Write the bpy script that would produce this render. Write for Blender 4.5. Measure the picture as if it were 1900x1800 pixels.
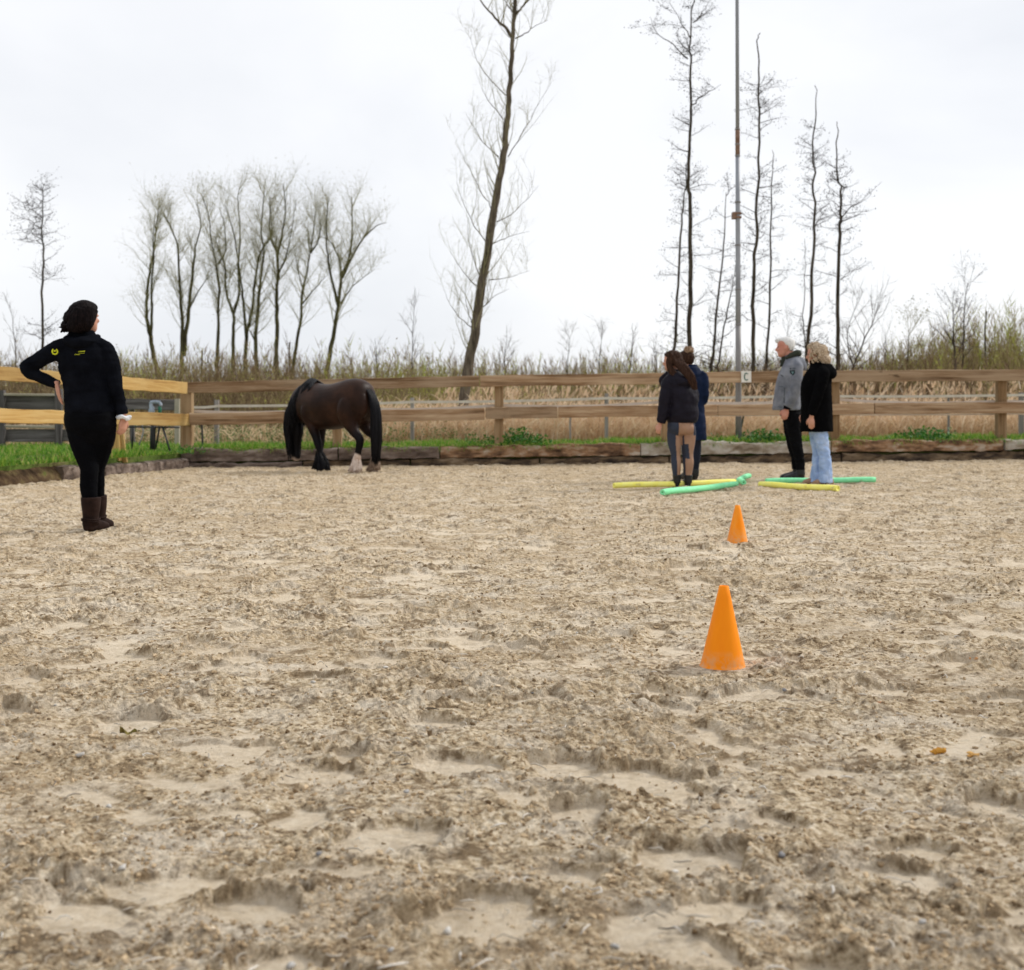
import bpy, bmesh, math, random
import numpy as np
from mathutils import Vector, Matrix, noise as mnoise
random.seed(7)
rng = np.random.default_rng(11)
C = bpy.context.scene.collection
scene = bpy.context.scene
for o in list(bpy.data.objects):
    bpy.data.objects.remove(o, do_unlink=True)

# ------------------------------------------------------------------ camera, world, sun, exposure
FPX, CAMH, ROLL = 2400.0, 0.88, 0.006
cd = bpy.data.cameras.new('camera'); cam = bpy.data.objects.new('camera', cd); C.objects.link(cam)
cam.matrix_world = Matrix.Translation((0, 0, CAMH)) @ Matrix.Rotation(math.radians(90), 4, 'X') @ Matrix.Rotation(-ROLL, 4, 'Z')
cd.sensor_fit = 'HORIZONTAL'; cd.sensor_width = 36.0; cd.lens = FPX / 1900 * 36
cd.shift_y = -137 / 1900
cd.clip_start = 0.05; cd.clip_end = 6000
cd.dof.use_dof = True; cd.dof.focus_distance = 5.6; cd.dof.aperture_fstop = 4.8
scene.camera = cam

SUN_EL, SUN_AZ = math.radians(40), math.radians(62)      # azimuth clockwise from +Y (view direction)
w = bpy.data.worlds.new('World'); scene.world = w; w.use_nodes = True
nt = w.node_tree; nt.nodes.clear(); N = nt.nodes; L = nt.links
out = N.new('ShaderNodeOutputWorld'); bg = N.new('ShaderNodeBackground'); L.new(bg.outputs[0], out.inputs[0])
bg.inputs['Strength'].default_value = 0.1
sky = N.new('ShaderNodeTexSky'); sky.sky_type = 'NISHITA'; sky.sun_disc = False
sky.sun_elevation = SUN_EL; sky.sun_rotation = SUN_AZ
tc = N.new('ShaderNodeTexCoord')
mp = N.new('ShaderNodeMapping'); mp.inputs['Scale'].default_value = (1, 1, 2.2); mp.inputs['Location'].default_value = (0.35, 0.2, 0.1)
L.new(tc.outputs['Generated'], mp.inputs[0])
n1 = N.new('ShaderNodeTexNoise'); n1.inputs['Scale'].default_value = 1.7; n1.inputs['Detail'].default_value = 6; n1.inputs['Roughness'].default_value = .5
n1.inputs['Distortion'].default_value = .3
L.new(mp.outputs[0], n1.inputs['Vector'])
sdir = N.new('ShaderNodeVectorMath'); sdir.operation = 'DOT_PRODUCT'; L.new(tc.outputs['Generated'], sdir.inputs[0])
sdir.inputs[1].default_value = (math.sin(SUN_AZ)*math.cos(SUN_EL), math.cos(SUN_AZ)*math.cos(SUN_EL), math.sin(SUN_EL))
mad = N.new('ShaderNodeMath'); mad.operation = 'MULTIPLY_ADD'; mad.inputs[1].default_value = .20; L.new(sdir.outputs['Value'], mad.inputs[0]); L.new(n1.outputs[0], mad.inputs[2])
cr = N.new('ShaderNodeValToRGB'); L.new(mad.outputs[0], cr.inputs[0])            # cloud thins a little towards the sun
cr.color_ramp.elements[0].position = .36; cr.color_ramp.elements[0].color = (4.6, 4.76, 5.1, 1)
cr.color_ramp.elements[1].position = .62; cr.color_ramp.elements[1].color = (6.0, 6.05, 6.18, 1)
mx = N.new('ShaderNodeMix'); mx.data_type = 'RGBA'; mx.inputs['Factor'].default_value = .95
L.new(sky.outputs[0], mx.inputs['A']); L.new(cr.outputs[0], mx.inputs['B']); L.new(mx.outputs['Result'], bg.inputs['Color'])

sd = bpy.data.lights.new('sun', 'SUN'); sd.energy = 1.5; sd.angle = math.radians(12); sd.color = (1, .96, .9)
sun = bpy.data.objects.new('sun', sd); C.objects.link(sun)
sun.rotation_euler = (math.pi/2 - SUN_EL, 0, -SUN_AZ + math.pi)
scene.view_settings.view_transform = 'Standard'; scene.view_settings.look = 'None'
scene.view_settings.exposure = 0.75; scene.view_settings.gamma = 1; scene.view_settings.use_curve_mapping = False
scene.render.engine = 'CYCLES'; scene.cycles.max_bounces = 6; scene.cycles.diffuse_bounces = 3; scene.cycles.use_denoising = True
scene.cycles.transparent_max_bounces = 4

# ------------------------------------------------------------------ layout helpers (photo measure -> metres)
def P(px, py, Y):
    u, v = px - 950.0, py - 763.0
    return Vector(((u - ROLL*v) * Y / FPX, Y, CAMH - (v + ROLL*u) * Y / FPX))
def G(px, py):                                   # point of the arena floor
    v = (py - 763.0) + ROLL*(px - 950.0)
    return P(px, py, CAMH*FPX/v)

# ------------------------------------------------------------------ mesh helpers
class MB:
    """collects pieces of one mesh"""
    def __init__(s): s.V = []; s.F = []; s.M = []; s.T = []; s.n = 0
    def add(s, v, faces, mat=0, tint=None):
        v = np.asarray(v, float).reshape(-1, 3)
        for f in faces:
            f = np.asarray(f, np.int64)
            if f.size: s.F.append(f + s.n); s.M.append(np.full(len(f), mat, np.int32))
        s.V.append(v); s.n += len(v)
        s.T.append(np.full(len(v), .5) if tint is None else np.broadcast_to(np.asarray(tint, float), (len(v),)))
    def mesh(s, name, smooth=False, use_tint=True):
        V = np.concatenate(s.V); me = bpy.data.meshes.new(name)
        cnt = np.concatenate([np.full(len(f), f.shape[1], np.int64) for f in s.F])
        li = np.concatenate([f.ravel() for f in s.F])
        me.vertices.add(len(V)); me.vertices.foreach_set('co', V.astype(np.float32).ravel())
        me.loops.add(len(li)); me.loops.foreach_set('vertex_index', li.astype(np.int32))
        me.polygons.add(len(cnt)); st = np.concatenate([[0], np.cumsum(cnt)[:-1]])
        me.polygons.foreach_set('loop_start', st.astype(np.int32)); me.polygons.foreach_set('loop_total', cnt.astype(np.int32))
        me.polygons.foreach_set('material_index', np.concatenate(s.M))
        me.polygons.foreach_set('use_smooth', np.full(len(cnt), smooth))
        if use_tint:
            a = me.attributes.new('tint', 'FLOAT', 'POINT'); a.data.foreach_set('value', np.concatenate(s.T).astype(np.float32))
        me.update(calc_edges=True); me.validate()
        return me
def obj(name, me, mats=None, parent=None, loc=None, smooth=None):
    o = bpy.data.objects.new(name, me); C.objects.link(o)
    if mats is not None:
        me.materials.clear()
        for m in (mats if isinstance(mats, (list, tuple)) else [mats]): me.materials.append(m)
    if smooth is not None: me.polygons.foreach_set('use_smooth', np.full(len(me.polygons), smooth))
    if parent is not None: o.parent = parent
    if loc is not None: o.location = loc
    return o
def tag(o, label=None, cat=None, group=None, kind=None):
    if label: o['label'] = label
    if cat: o['category'] = cat
    if group: o['group'] = group
    if kind: o['kind'] = kind
    return o
def thing(name, loc, label, cat, group=None, rz=0):
    o = bpy.data.objects.new(name, None); C.objects.link(o); o.location = loc; o.rotation_euler = (0, 0, rz)
    o.empty_display_size = .1
    return tag(o, label, cat, group)
def shift_mesh(me, v):
    me.transform(Matrix.Translation(v)); me.update()

def frames(pts):
    pts = np.asarray(pts, float); n = len(pts)
    t = np.empty_like(pts); t[1:-1] = pts[2:] - pts[:-2]; t[0] = pts[1]-pts[0]; t[-1] = pts[-1]-pts[-2]
    t /= np.maximum(np.linalg.norm(t, axis=1, keepdims=True), 1e-9)
    ref = np.array([0., 1., 0.]) if abs(t[0][1]) < .8 else np.array([1., 0., 0.])
    a = np.empty_like(pts); b = np.empty_like(pts)
    u = ref - t[0]*ref.dot(t[0])
    for i in range(n):
        u = u - t[i]*u.dot(t[i]); u /= max(np.linalg.norm(u), 1e-9); a[i] = u; b[i] = np.cross(t[i], u)
    return t, a, b
def tube(mb, pts, radii, n=6, mat=0, tint=None, cap=True, jitter=0):
    pts = np.asarray(pts, float); k = len(pts)
    radii = np.broadcast_to(np.asarray(radii, float), (k,)) if np.ndim(radii) < 2 else np.asarray(radii, float)
    ra, rb = (radii, radii) if radii.ndim == 1 else (radii[:, 0], radii[:, 1])
    _, a, b = frames(pts)
    th = np.arange(n)*2*math.pi/n
    ring = a[:, None, :]*(np.cos(th)[None, :, None]*ra[:, None, None]) + b[:, None, :]*(np.sin(th)[None, :, None]*rb[:, None, None])
    if jitter: ring = ring*(1 + jitter*rng.standard_normal((k, n, 1)))
    V = (pts[:, None, :] + ring).reshape(-1, 3)
    i = np.arange(k-1)[:, None]*n; j = np.arange(n)[None, :]; j2 = (j+1) % n
    F = np.stack([i+j, i+j2, i+n+j2, i+n+j], -1).reshape(-1, 4)
    fs = [F]
    if cap:
        V = np.concatenate([V, pts[:1], pts[-1:]]); jj = np.arange(n); c0 = k*n
        fs.append(np.stack([np.full(n, c0), (jj+1) % n, jj], -1)); fs.append(np.stack([np.full(n, c0+1), (k-1)*n+jj, (k-1)*n+(jj+1) % n], -1))
    mb.add(V, fs, mat, tint if tint is None or np.ndim(tint) == 0 else np.concatenate([np.repeat(tint, n), [tint[0], tint[-1]]] if cap else [np.repeat(tint, n)]))
def smooth_path(pts, sub=4):
    pts = np.asarray(pts, float); n = len(pts); outp = []
    for i in range(n-1):
        p0, p1, p2, p3 = pts[max(i-1, 0)], pts[i], pts[i+1], pts[min(i+2, n-1)]
        for s in range(sub):
            t = s/sub; outp.append(.5*((2*p1)+(-p0+p2)*t+(2*p0-5*p1+4*p2-p3)*t*t+(-p0+3*p1-3*p2+p3)*t**3))
    outp.append(pts[-1]); return np.array(outp)
def limb(mb, pts, radii, sub=4, n=14, mat=0):
    """smooth tapered limb; radii scalars or pairs"""
    r = np.asarray(radii, float); r = r.reshape(len(pts), -1)
    q = smooth_path(np.concatenate([np.asarray(pts, float), r], 1), sub)
    rr = np.maximum(q[:, 3:], .001); rr = rr[:, 0] if rr.shape[1] == 1 else rr
    tube(mb, q[:, :3], rr, n, mat)
def loft(mb, rings, n=24, mat=0, power=2.0, sub=3):
    """rings: (centre, A, B) ; closed loft through smoothed rings"""
    q = smooth_path(np.array([np.concatenate([np.asarray(c, float), np.asarray(a, float), np.asarray(b, float)]) for c, a, b in rings]), sub)
    th = np.arange(n)*2*math.pi/n
    ct = np.sign(np.cos(th))*np.abs(np.cos(th))**(2/power); st_ = np.sign(np.sin(th))*np.abs(np.sin(th))**(2/power)
    k = len(q)
    V = (q[:, None, 0:3] + q[:, None, 3:6]*ct[None, :, None] + q[:, None, 6:9]*st_[None, :, None]).reshape(-1, 3)
    i = np.arange(k-1)[:, None]*n; j = np.arange(n)[None, :]; j2 = (j+1) % n
    F = np.stack([i+j, i+j2, i+n+j2, i+n+j], -1).reshape(-1, 4); jj = np.arange(n)
    V = np.concatenate([V, q[:1, :3], q[-1:, :3]]); c0 = k*n
    mb.add(V, [F, np.stack([np.full(n, c0), (jj+1) % n, jj], -1), np.stack([np.full(n, c0+1), (k-1)*n+jj, (k-1)*n+(jj+1) % n], -1)], mat)
def ball(mb, c, ax, n=14, k=8, mat=0, tint=None):
    """ellipsoid; ax = three semi-axis vectors or three numbers"""
    ax = np.asarray(ax, float); ax = np.diag(ax) if ax.ndim == 1 else ax
    ph = np.linspace(0, math.pi, k+1)[1:-1]; th = np.arange(n)*2*math.pi/n
    V = [np.asarray(c, float) + ax[2]*math.cos(p) + math.sin(p)*(ax[0]*math.cos(t)+ax[1]*math.sin(t)) for p in ph for t in th]
    m = k-1; i = np.arange(m-1)[:, None]*n; j = np.arange(n)[None, :]; j2 = (j+1) % n
    F = np.stack([i+j, i+n+j, i+n+j2, i+j2], -1).reshape(-1, 4); jj = np.arange(n)
    V = np.array(V + [np.asarray(c, float)+ax[2], np.asarray(c, float)-ax[2]])
    mb.add(V, [F, np.stack([np.full(n, m*n), jj, (jj+1) % n], -1), np.stack([np.full(n, m*n+1), (m-1)*n+(jj+1) % n, (m-1)*n+jj], -1)], mat, tint)
def spikes(mb, A, B, r, mat=0, tint=None):
    """many thin three-sided tapering twigs from A to B"""
    A = np.asarray(A, float); B = np.asarray(B, float); n = len(A)
    if n == 0: return
    r = np.broadcast_to(np.asarray(r, float), (n,))
    d = B-A; d /= np.maximum(np.linalg.norm(d, axis=1, keepdims=True), 1e-9)
    ref = np.where(np.abs(d[:, 2:3]) < .9, np.array([[0., 0., 1.]]), np.array([[1., 0., 0.]]))
    u = np.cross(d, ref); u /= np.linalg.norm(u, axis=1, keepdims=True); v = np.cross(d, u)
    V = np.empty((n, 4, 3))
    for q, a in enumerate((0, 2.094, 4.189)):
        V[:, q] = A + (u*math.cos(a) + v*math.sin(a))*r[:, None]
    V[:, 3] = B
    i = np.arange(n)[:, None]*4
    F = np.concatenate([i+np.array([[0, 1, 3]]), i+np.array([[1, 2, 3]]), i+np.array([[2, 0, 3]])], 0)
    mb.add(V.reshape(-1, 3), [F], mat, None if tint is None else np.repeat(np.broadcast_to(tint, (n,)), 4))
def blades(mb, base, tip, wid, bend=.3, mat=0, tint=None):
    """leaf blades: bent strips of three triangles"""
    base = np.asarray(base, float); tip = np.asarray(tip, float); n = len(base)
    d = tip-base; h = rng.uniform(0, 2*math.pi, n)
    s = np.stack([np.cos(h), np.sin(h), np.zeros(n)], 1)*np.broadcast_to(np.asarray(wid, float), (n,))[:, None]*.5
    ln = np.linalg.norm(d, axis=1, keepdims=True)
    mid = base + d*.55 + np.stack([np.zeros(n), np.zeros(n), bend*ln[:, 0]*.35], 1)
    V = np.stack([base-s, base+s, mid+s*.8, mid-s*.8, tip], 1)
    i = np.arange(n)[:, None]*5
    mb.add(V.reshape(-1, 3), [i+np.array([[0, 1, 2, 3]]), i+np.array([[3, 2, 4]])], mat, None if tint is None else np.repeat(np.broadcast_to(tint, (n,)), 5))
def leaves(mb, pos, size, mat=0, tint=None, up=.4, aspect=.55):
    """small leaf faces turned every way (a folded pair of triangles)"""
    pos = np.asarray(pos, float); n = len(pos)
    d = rng.standard_normal((n, 3)); d[:, 2] += up; d /= np.linalg.norm(d, axis=1, keepdims=True)
    r = rng.standard_normal((n, 3)); u = np.cross(d, r); u /= np.linalg.norm(u, axis=1, keepdims=True); v = np.cross(d, u)
    s = np.broadcast_to(np.asarray(size, float), (n,))[:, None]
    V = np.stack([pos, pos+u*s*.5+v*s*aspect*.5+d*s*.08, pos+u*s, pos+u*s*.5-v*s*aspect*.5+d*s*.08], 1)
    i = np.arange(n)[:, None]*4
    mb.add(V.reshape(-1, 3), [i+np.array([[0, 1, 2]]), i+np.array([[0, 2, 3]])], mat, None if tint is None else np.repeat(np.broadcast_to(tint, (n,)), 4))
def box(mb, x0, x1, y0, y1, z0, z1, mat=0):
    V = [(x0,y0,z0),(x1,y0,z0),(x1,y1,z0),(x0,y1,z0),(x0,y0,z1),(x1,y0,z1),(x1,y1,z1),(x0,y1,z1)]
    mb.add(V, [np.array([[0,3,2,1],[4,5,6,7],[0,1,5,4],[1,2,6,5],[2,3,7,6],[3,0,4,7]])], mat)

def rough_board(length, h, t, bev=.006, seg=10, rough=.003, seed=0):
    """a sawn timber along X, centred, edges rounded and slightly uneven"""
    r = np.random.default_rng(seed)
    prof = np.array([(-t/2+bev, -h/2), (t/2-bev, -h/2), (t/2, -h/2+bev), (t/2, h/2-bev), (t/2-bev, h/2), (-t/2+bev, h/2), (-t/2, h/2-bev), (-t/2, -h/2+bev)])
    xs = np.linspace(-length/2, length/2, seg+1); V = []
    for x in xs:
        dy, dz = r.normal(0, rough*.6), r.normal(0, rough*.6)
        for (y, z) in prof: V.append((x, y+dy+r.normal(0, rough*.25), z+dz+r.normal(0, rough*.25)))
    n = 8; k = seg+1
    i = np.arange(k-1)[:, None]*n; j = np.arange(n)[None, :]; j2 = (j+1) % n
    mb = MB(); mb.add(V, [np.stack([i+j, i+n+j, i+n+j2, i+j2], -1).reshape(-1, 4), np.arange(n)[None, :], ((k-1)*n+np.arange(n)[::-1])[None, :]])
    return mb.mesh('board')
def beam(name, a, b, h, t, mat, parent, seed=0, **kw):
    """timber with its centre line from a to b (world), upright section h x t"""
    a = Vector(a); b = Vector(b); d = b-a
    o = obj(name, rough_board(d.length, h, t, seed=seed, **kw), mat, parent)
    x = d.normalized(); zz = Vector((0, 0, 1)) if abs(x.z) < .9 else Vector((1, 0, 0))
    y = zz.cross(x).normalized(); z = x.cross(y)
    R = Matrix((x, y, z)).transposed().to_4x4()
    o.matrix_local = Matrix.Translation((a+b)/2 - (parent.location if parent else Vector())) @ R
    return o

# ------------------------------------------------------------------ numpy noise
_perm = rng.permutation(1024); _g = rng.uniform(0, 2*math.pi, 1024); _gx, _gy = np.cos(_g), np.sin(_g)
_rnd = rng.uniform(0, 1, (3, 1024))
def _h(i, j): return _perm[(_perm[i & 1023] + j) & 1023]
def perlin(x, y):
    xi = np.floor(x).astype(np.int64); yi = np.floor(y).astype(np.int64); fx = x-xi; fy = y-yi
    u = fx*fx*fx*(fx*(fx*6-15)+10); v = fy*fy*fy*(fy*(fy*6-15)+10)
    def d(a, b): h = _h(xi+a, yi+b); return _gx[h]*(fx-a)+_gy[h]*(fy-b)
    return 1.5*((d(0,0)*(1-u)+d(1,0)*u)*(1-v)+(d(0,1)*(1-u)+d(1,1)*u)*v)
def fbm(x, y, o=4, g=.5):
    s = 0; a = 1; t = 0
    for i in range(o): s = s+a*perlin(x*2**i+17*i, y*2**i-9*i); t += a; a *= g
    return s/t
def lumps(x, y, keep=.75):
    """rounded clods: height 0..1 of randomly placed and sized bumps"""
    xi = np.floor(x).astype(np.int64); yi = np.floor(y).astype(np.int64); best = np.zeros_like(x)
    for a in (-1, 0, 1):
        for b in (-1, 0, 1):
            h = _h(xi+a, yi+b)
            cx = xi+a+_rnd[0][h]; cy = yi+b+_rnd[1][h]; r = .25+.55*_rnd[2][h]
            on = _rnd[0][(h*7+3) & 1023] < keep
            q = 1-((x-cx)**2+(y-cy)**2)/(r*r)
            best = np.maximum(best, np.where(on & (q > 0), np.sqrt(np.maximum(q, 0))*r*1.25, 0))
    return best
def sstep(a, b, x):
    t = np.clip((x-a)/(b-a), 0, 1); return t*t*(3-2*t)
# ------------------------------------------------------------------ materials
def ramp(nt, fac, stops):
    r = nt.nodes.new('ShaderNodeValToRGB'); e = r.color_ramp.elements
    while len(e) < len(stops): e.new(.5)
    for k, (p, c) in enumerate(stops):
        e[k].position = p; e[k].color = (*c, 1)
    nt.links.new(fac, r.inputs[0]); return r.outputs[0]
def new_mat(name, rough=.8, spec=.3):
    m = bpy.data.materials.new(name); m.use_nodes = True; nt = m.node_tree; p = nt.nodes['Principled BSDF']
    p.inputs['Roughness'].default_value = rough; p.inputs['Specular IOR Level'].default_value = spec
    return m, nt, p
def tex(nt, scale, detail=4, coord='Object', sc=(1, 1, 1), rough=.55, dist=0):
    tcn = nt.nodes.new('ShaderNodeTexCoord'); mpn = nt.nodes.new('ShaderNodeMapping'); mpn.inputs['Scale'].default_value = sc
    nt.links.new(tcn.outputs[coord], mpn.inputs[0])
    n = nt.nodes.new('ShaderNodeTexNoise'); n.inputs['Scale'].default_value = scale; n.inputs['Detail'].default_value = detail
    n.inputs['Roughness'].default_value = rough; n.inputs['Distortion'].default_value = dist
    nt.links.new(mpn.outputs[0], n.inputs['Vector']); return n.outputs[0]
def mixc(nt, fac, a, b, mode='MIX'):
    m = nt.nodes.new('ShaderNodeMix'); m.data_type = 'RGBA'; m.blend_type = mode
    for s, v in (('Factor', fac), ('A', a), ('B', b)):
        if hasattr(v, 'is_linked'): nt.links.new(v, m.inputs[s])
        else: m.inputs[s].default_value = v if s == 'Factor' else (*v, 1)
    return m.outputs['Result']
def bump(nt, p, fac, strength=.5, dist=.01):
    b = nt.nodes.new('ShaderNodeBump'); b.inputs['Strength'].default_value = strength; b.inputs['Distance'].default_value = dist
    nt.links.new(fac, b.inputs['Height']); nt.links.new(b.outputs[0], p.inputs['Normal'])
def attr(nt, name='tint'):
    a = nt.nodes.new('ShaderNodeAttribute'); a.attribute_name = name; return a.outputs['Fac']
def mottled(name, stops, scale=6, rough=.8, spec=.3, sc=(1, 1, 1), bs=.3, bd=.01, bscale=None, detail=5):
    m, nt, p = new_mat(name, rough, spec); f = tex(nt, scale, detail, sc=sc)
    nt.links.new(ramp(nt, f, stops), p.inputs['Base Color'])
    if bs: bump(nt, p, tex(nt, bscale or scale*3, 4, sc=sc), bs, bd)
    return m
def tinted(name, stops, rough=.8, spec=.25, translucent=0):
    m, nt, p = new_mat(name, rough, spec); c = ramp(nt, attr(nt), stops); nt.links.new(c, p.inputs['Base Color'])
    if translucent:
        p.inputs['Transmission Weight'].default_value = 0
        tr = nt.nodes.new('ShaderNodeBsdfTranslucent'); nt.links.new(c, tr.inputs[0])
        ms = nt.nodes.new('ShaderNodeMixShader'); ms.inputs[0].default_value = translucent
        nt.links.new(p.outputs[0], ms.inputs[1]); nt.links.new(tr.outputs[0], ms.inputs[2]); nt.links.new(ms.outputs[0], nt.nodes['Material Output'].inputs[0])
    return m
def wood(name, dark, mid, light, knots=True):
    m, nt, p = new_mat(name, .85, .2)
    info = nt.nodes.new('ShaderNodeObjectInfo'); tco = nt.nodes.new('ShaderNodeTexCoord'); om = nt.nodes.new('ShaderNodeVectorMath'); om.operation = 'MULTIPLY_ADD'
    om.inputs[1].default_value = (1, 1, 1); nt.links.new(tco.outputs['Object'], om.inputs[0]); of = nt.nodes.new('ShaderNodeMath'); of.operation = 'MULTIPLY'; of.inputs[1].default_value = 37.0
    nt.links.new(info.outputs['Random'], of.inputs[0]); nt.links.new(of.outputs[0], om.inputs[2])
    def wtex(scale, detail, sc, rough=.55, dist=0):
        mpn = nt.nodes.new('ShaderNodeMapping'); mpn.inputs['Scale'].default_value = sc; nt.links.new(om.outputs[0], mpn.inputs[0])
        n = nt.nodes.new('ShaderNodeTexNoise'); n.inputs['Scale'].default_value = scale; n.inputs['Detail'].default_value = detail; n.inputs['Roughness'].default_value = rough; n.inputs['Distortion'].default_value = dist
        nt.links.new(mpn.outputs[0], n.inputs['Vector']); return n.outputs[0]
    g = wtex(2.2, 8, (.35, 9, 9), .65, .6)
    c = ramp(nt, g, [(.32, dark), (.5, mid), (.68, light)])
    blot = wtex(1.0, 4, (.9, 3, 3)); c = mixc(nt, ramp(nt, blot, [(.42, (0, 0, 0)), (.68, (.7, .7, .7))]), c, light)
    hsv = nt.nodes.new('ShaderNodeHueSaturation'); mr = nt.nodes.new('ShaderNodeMapRange')
    mr.inputs['To Min'].default_value = .78; mr.inputs['To Max'].default_value = 1.18
    nt.links.new(info.outputs['Random'], mr.inputs[0]); nt.links.new(mr.outputs[0], hsv.inputs['Value']); nt.links.new(c, hsv.inputs['Color'])
    c = hsv.outputs[0]
    if knots:
        k = wtex(2.6, 2, (1, 2.4, 2.4)); c = mixc(nt, ramp(nt, k, [(.70, (0, 0, 0)), (.76, (.7, .7, .7))]), c, tuple(x*.45 for x in dark))
    nt.links.new(c, p.inputs['Base Color']); bump(nt, p, g, .5, .006)
    return m
M = {}
M['rail'] = wood('rail wood', (.10, .054, .026), (.27, .165, .088), (.45, .335, .22))
M['rail_yellow'] = wood('yellow rail wood', (.26, .135, .042), (.47, .29, .095), (.56, .40, .17))
M['post'] = wood('post wood', (.14, .082, .038), (.27, .165, .08), (.38, .27, .16), knots=False)
M['grey_wood'] = wood('grey old wood', (.045, .038, .036), (.10, .088, .084), (.20, .185, .18))
M['post_grey'] = wood('grey post wood', (.12, .10, .09), (.24, .21, .19), (.36, .33, .31), knots=False)
M['pale_wood'] = wood('pale board', (.30, .26, .19), (.42, .37, .28), (.5, .45, .37))
M['sleeper_brown'] = mottled('brown sleeper', [(.3, (.05, .028, .016)), (.43, (.15, .085, .048)), (.54, (.30, .175, .095)), (.68, (.46, .38, .30))], 3.4, .9, .2, (1, 3, 3), .8, .02, 9)
M['sleeper_grey'] = mottled('grey sleeper', [(.3, (.05, .036, .030)), (.46, (.13, .095, .076)), (.58, (.22, .17, .14)), (.74, (.36, .30, .26))], 2.4, .9, .2, (1, 3.5, 3.5), .8, .02, 9)
M['sleeper_pale'] = mottled('pale kerb beam', [(.28, (.12, .085, .05)), (.43, (.28, .23, .17)), (.58, (.44, .40, .34)), (.8, (.54, .50, .45))], 3.0, .9, .2, (1, 2, 2), .6, .015, 10)
M['sleeper_dark'] = mottled('dark lower sleeper', [(.3, (.022, .015, .012)), (.45, (.08, .056, .038)), (.58, (.18, .125, .075)), (.75, (.30, .23, .16))], 3.2, .95, .2, (1, 3, 3), .9, .025, 9)
M['earth'] = mottled('bank earth', [(.3, (.03, .018, .010)), (.5, (.085, .052, .028)), (.66, (.15, .11, .05)), (.8, (.11, .13, .03))], 5, .95, .15, (1, 1, 1), 1, .04, 14)
M['tape'] = mottled('fence tape', [(.3, (.6, .5, .42)), (.7, (.74, .66, .58))], 3, .7, .2, bs=0)
M['bark'] = mottled('bark', [(.3, (.022, .017, .012)), (.5, (.065, .052, .036)), (.72, (.12, .10, .075))], 5, .95, .15, (2, 2, .7), .8, .03, 12)
M['bark_poplar'] = mottled('poplar bark', [(.3, (.05, .04, .028)), (.48, (.12, .095, .07)), (.6, (.19, .155, .115)), (.72, (.13, .12, .05))], 4, .95, .15, (2.2, 2.2, .6), .9, .04, 10)
M['bark_green'] = mottled('mossy bark', [(.3, (.03, .026, .012)), (.5, (.075, .066, .03)), (.72, (.12, .115, .05))], 3, .95, .15, (2, 2, .5), .8, .03, 9)
M['twig'] = tinted('twigs', [(0, (.055, .042, .035)), (.5, (.12, .09, .07)), (1, (.19, .16, .12))], .9, .15)
M['twig_dark'] = tinted('alder twigs', [(0, (.030, .022, .02)), (.5, (.07, .052, .045)), (1, (.12, .095, .08))], .9, .15)
M['twig_pale'] = tinted('willow twigs', [(0, (.20, .175, .09)), (.5, (.33, .30, .165)), (1, (.46, .43, .25))], .9, .15)
M['bud'] = tinted('spring buds', [(0, (.25, .23, .06)), (.5, (.38, .38, .10)), (1, (.48, .50, .16))], .8, .2, .3)
M['brush'] = tinted('brush stems', [(0, (.09, .055, .032)), (.3, (.21, .14, .082)), (.55, (.32, .24, .13)), (.75, (.36, .34, .095)), (1, (.47, .53, .10))], .9, .15)
M['reed'] = tinted('dry reeds', [(0, (.50, .33, .19)), (.4, (.74, .55, .36)), (.75, (.84, .67, .48)), (1, (.86, .74, .58))], .8, .2, .4)
M['grass'] = tinted('grass', [(0, (.045, .13, .012)), (.45, (.115, .28, .022)), (.8, (.26, .40, .045)), (1, (.44, .38, .15))], .6, .3, .35)
M['herb'] = tinted('herb leaves', [(0, (.016, .075, .010)), (.5, (.04, .16, .018)), (1, (.10, .26, .03))], .55, .35, .25)
M['meadow'] = mottled('meadow ground', [(.3, (.055, .075, .018)), (.5, (.10, .15, .03)), (.62, (.16, .15, .06)), (.75, (.25, .19, .10))], .7, .95, .1, bs=.6, bd=.05, bscale=9)
M['steel'] = mottled('galvanised steel', [(.3, (.22, .23, .26)), (.7, (.34, .36, .40))], 3, .5, .5, (3, 3, .5), 0)
M['steel_dark'] = mottled('dull steel', [(.3, (.16, .15, .145)), (.7, (.27, .26, .255))], 4, .55, .45, (3, 3, .6), 0)
M['rust'] = mottled('rust', [(.3, (.13, .065, .04)), (.7, (.30, .20, .15))], 14, .85, .2, bs=.2)
M['black_metal'] = mottled('black metal', [(.3, (.012, .013, .016)), (.7, (.03, .032, .038))], 6, .5, .4, bs=0)
M['blue_steel'] = mottled('blue grey steel', [(.3, (.22, .28, .36)), (.7, (.42, .50, .60))], 8, .35, .5, bs=0)
M['green_plastic'] = mottled('green plastic', [(.3, (.01, .10, .06)), (.7, (.02, .17, .10))], 8, .5, .4, bs=0)
M['hose'] = mottled('dark green hose', [(.3, (.012, .03, .022)), (.7, (.03, .06, .045))], 8, .5, .4, bs=0)
M['white_paint'] = mottled('white sign', [(.3, (.66, .64, .58)), (.7, (.78, .77, .72))], 8, .6, .3, bs=0)
M['sign_ink'] = mottled('green ink', [(.3, (.015, .09, .07)), (.7, (.03, .13, .10))], 8, .6, .3, bs=0)
M['foam_green'] = mottled('green foam', [(.28, (.30, .55, .28)), (.38, (.24, .80, .40)), (.7, (.32, .88, .48))], 16, .75, .25, bs=.15, bd=.003, bscale=120)
M['foam_yellow'] = mottled('yellow foam', [(.28, (.66, .56, .22)), (.38, (.94, .88, .17)), (.7, (.97, .93, .28))], 16, .75, .25, bs=.15, bd=.003, bscale=120)
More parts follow.
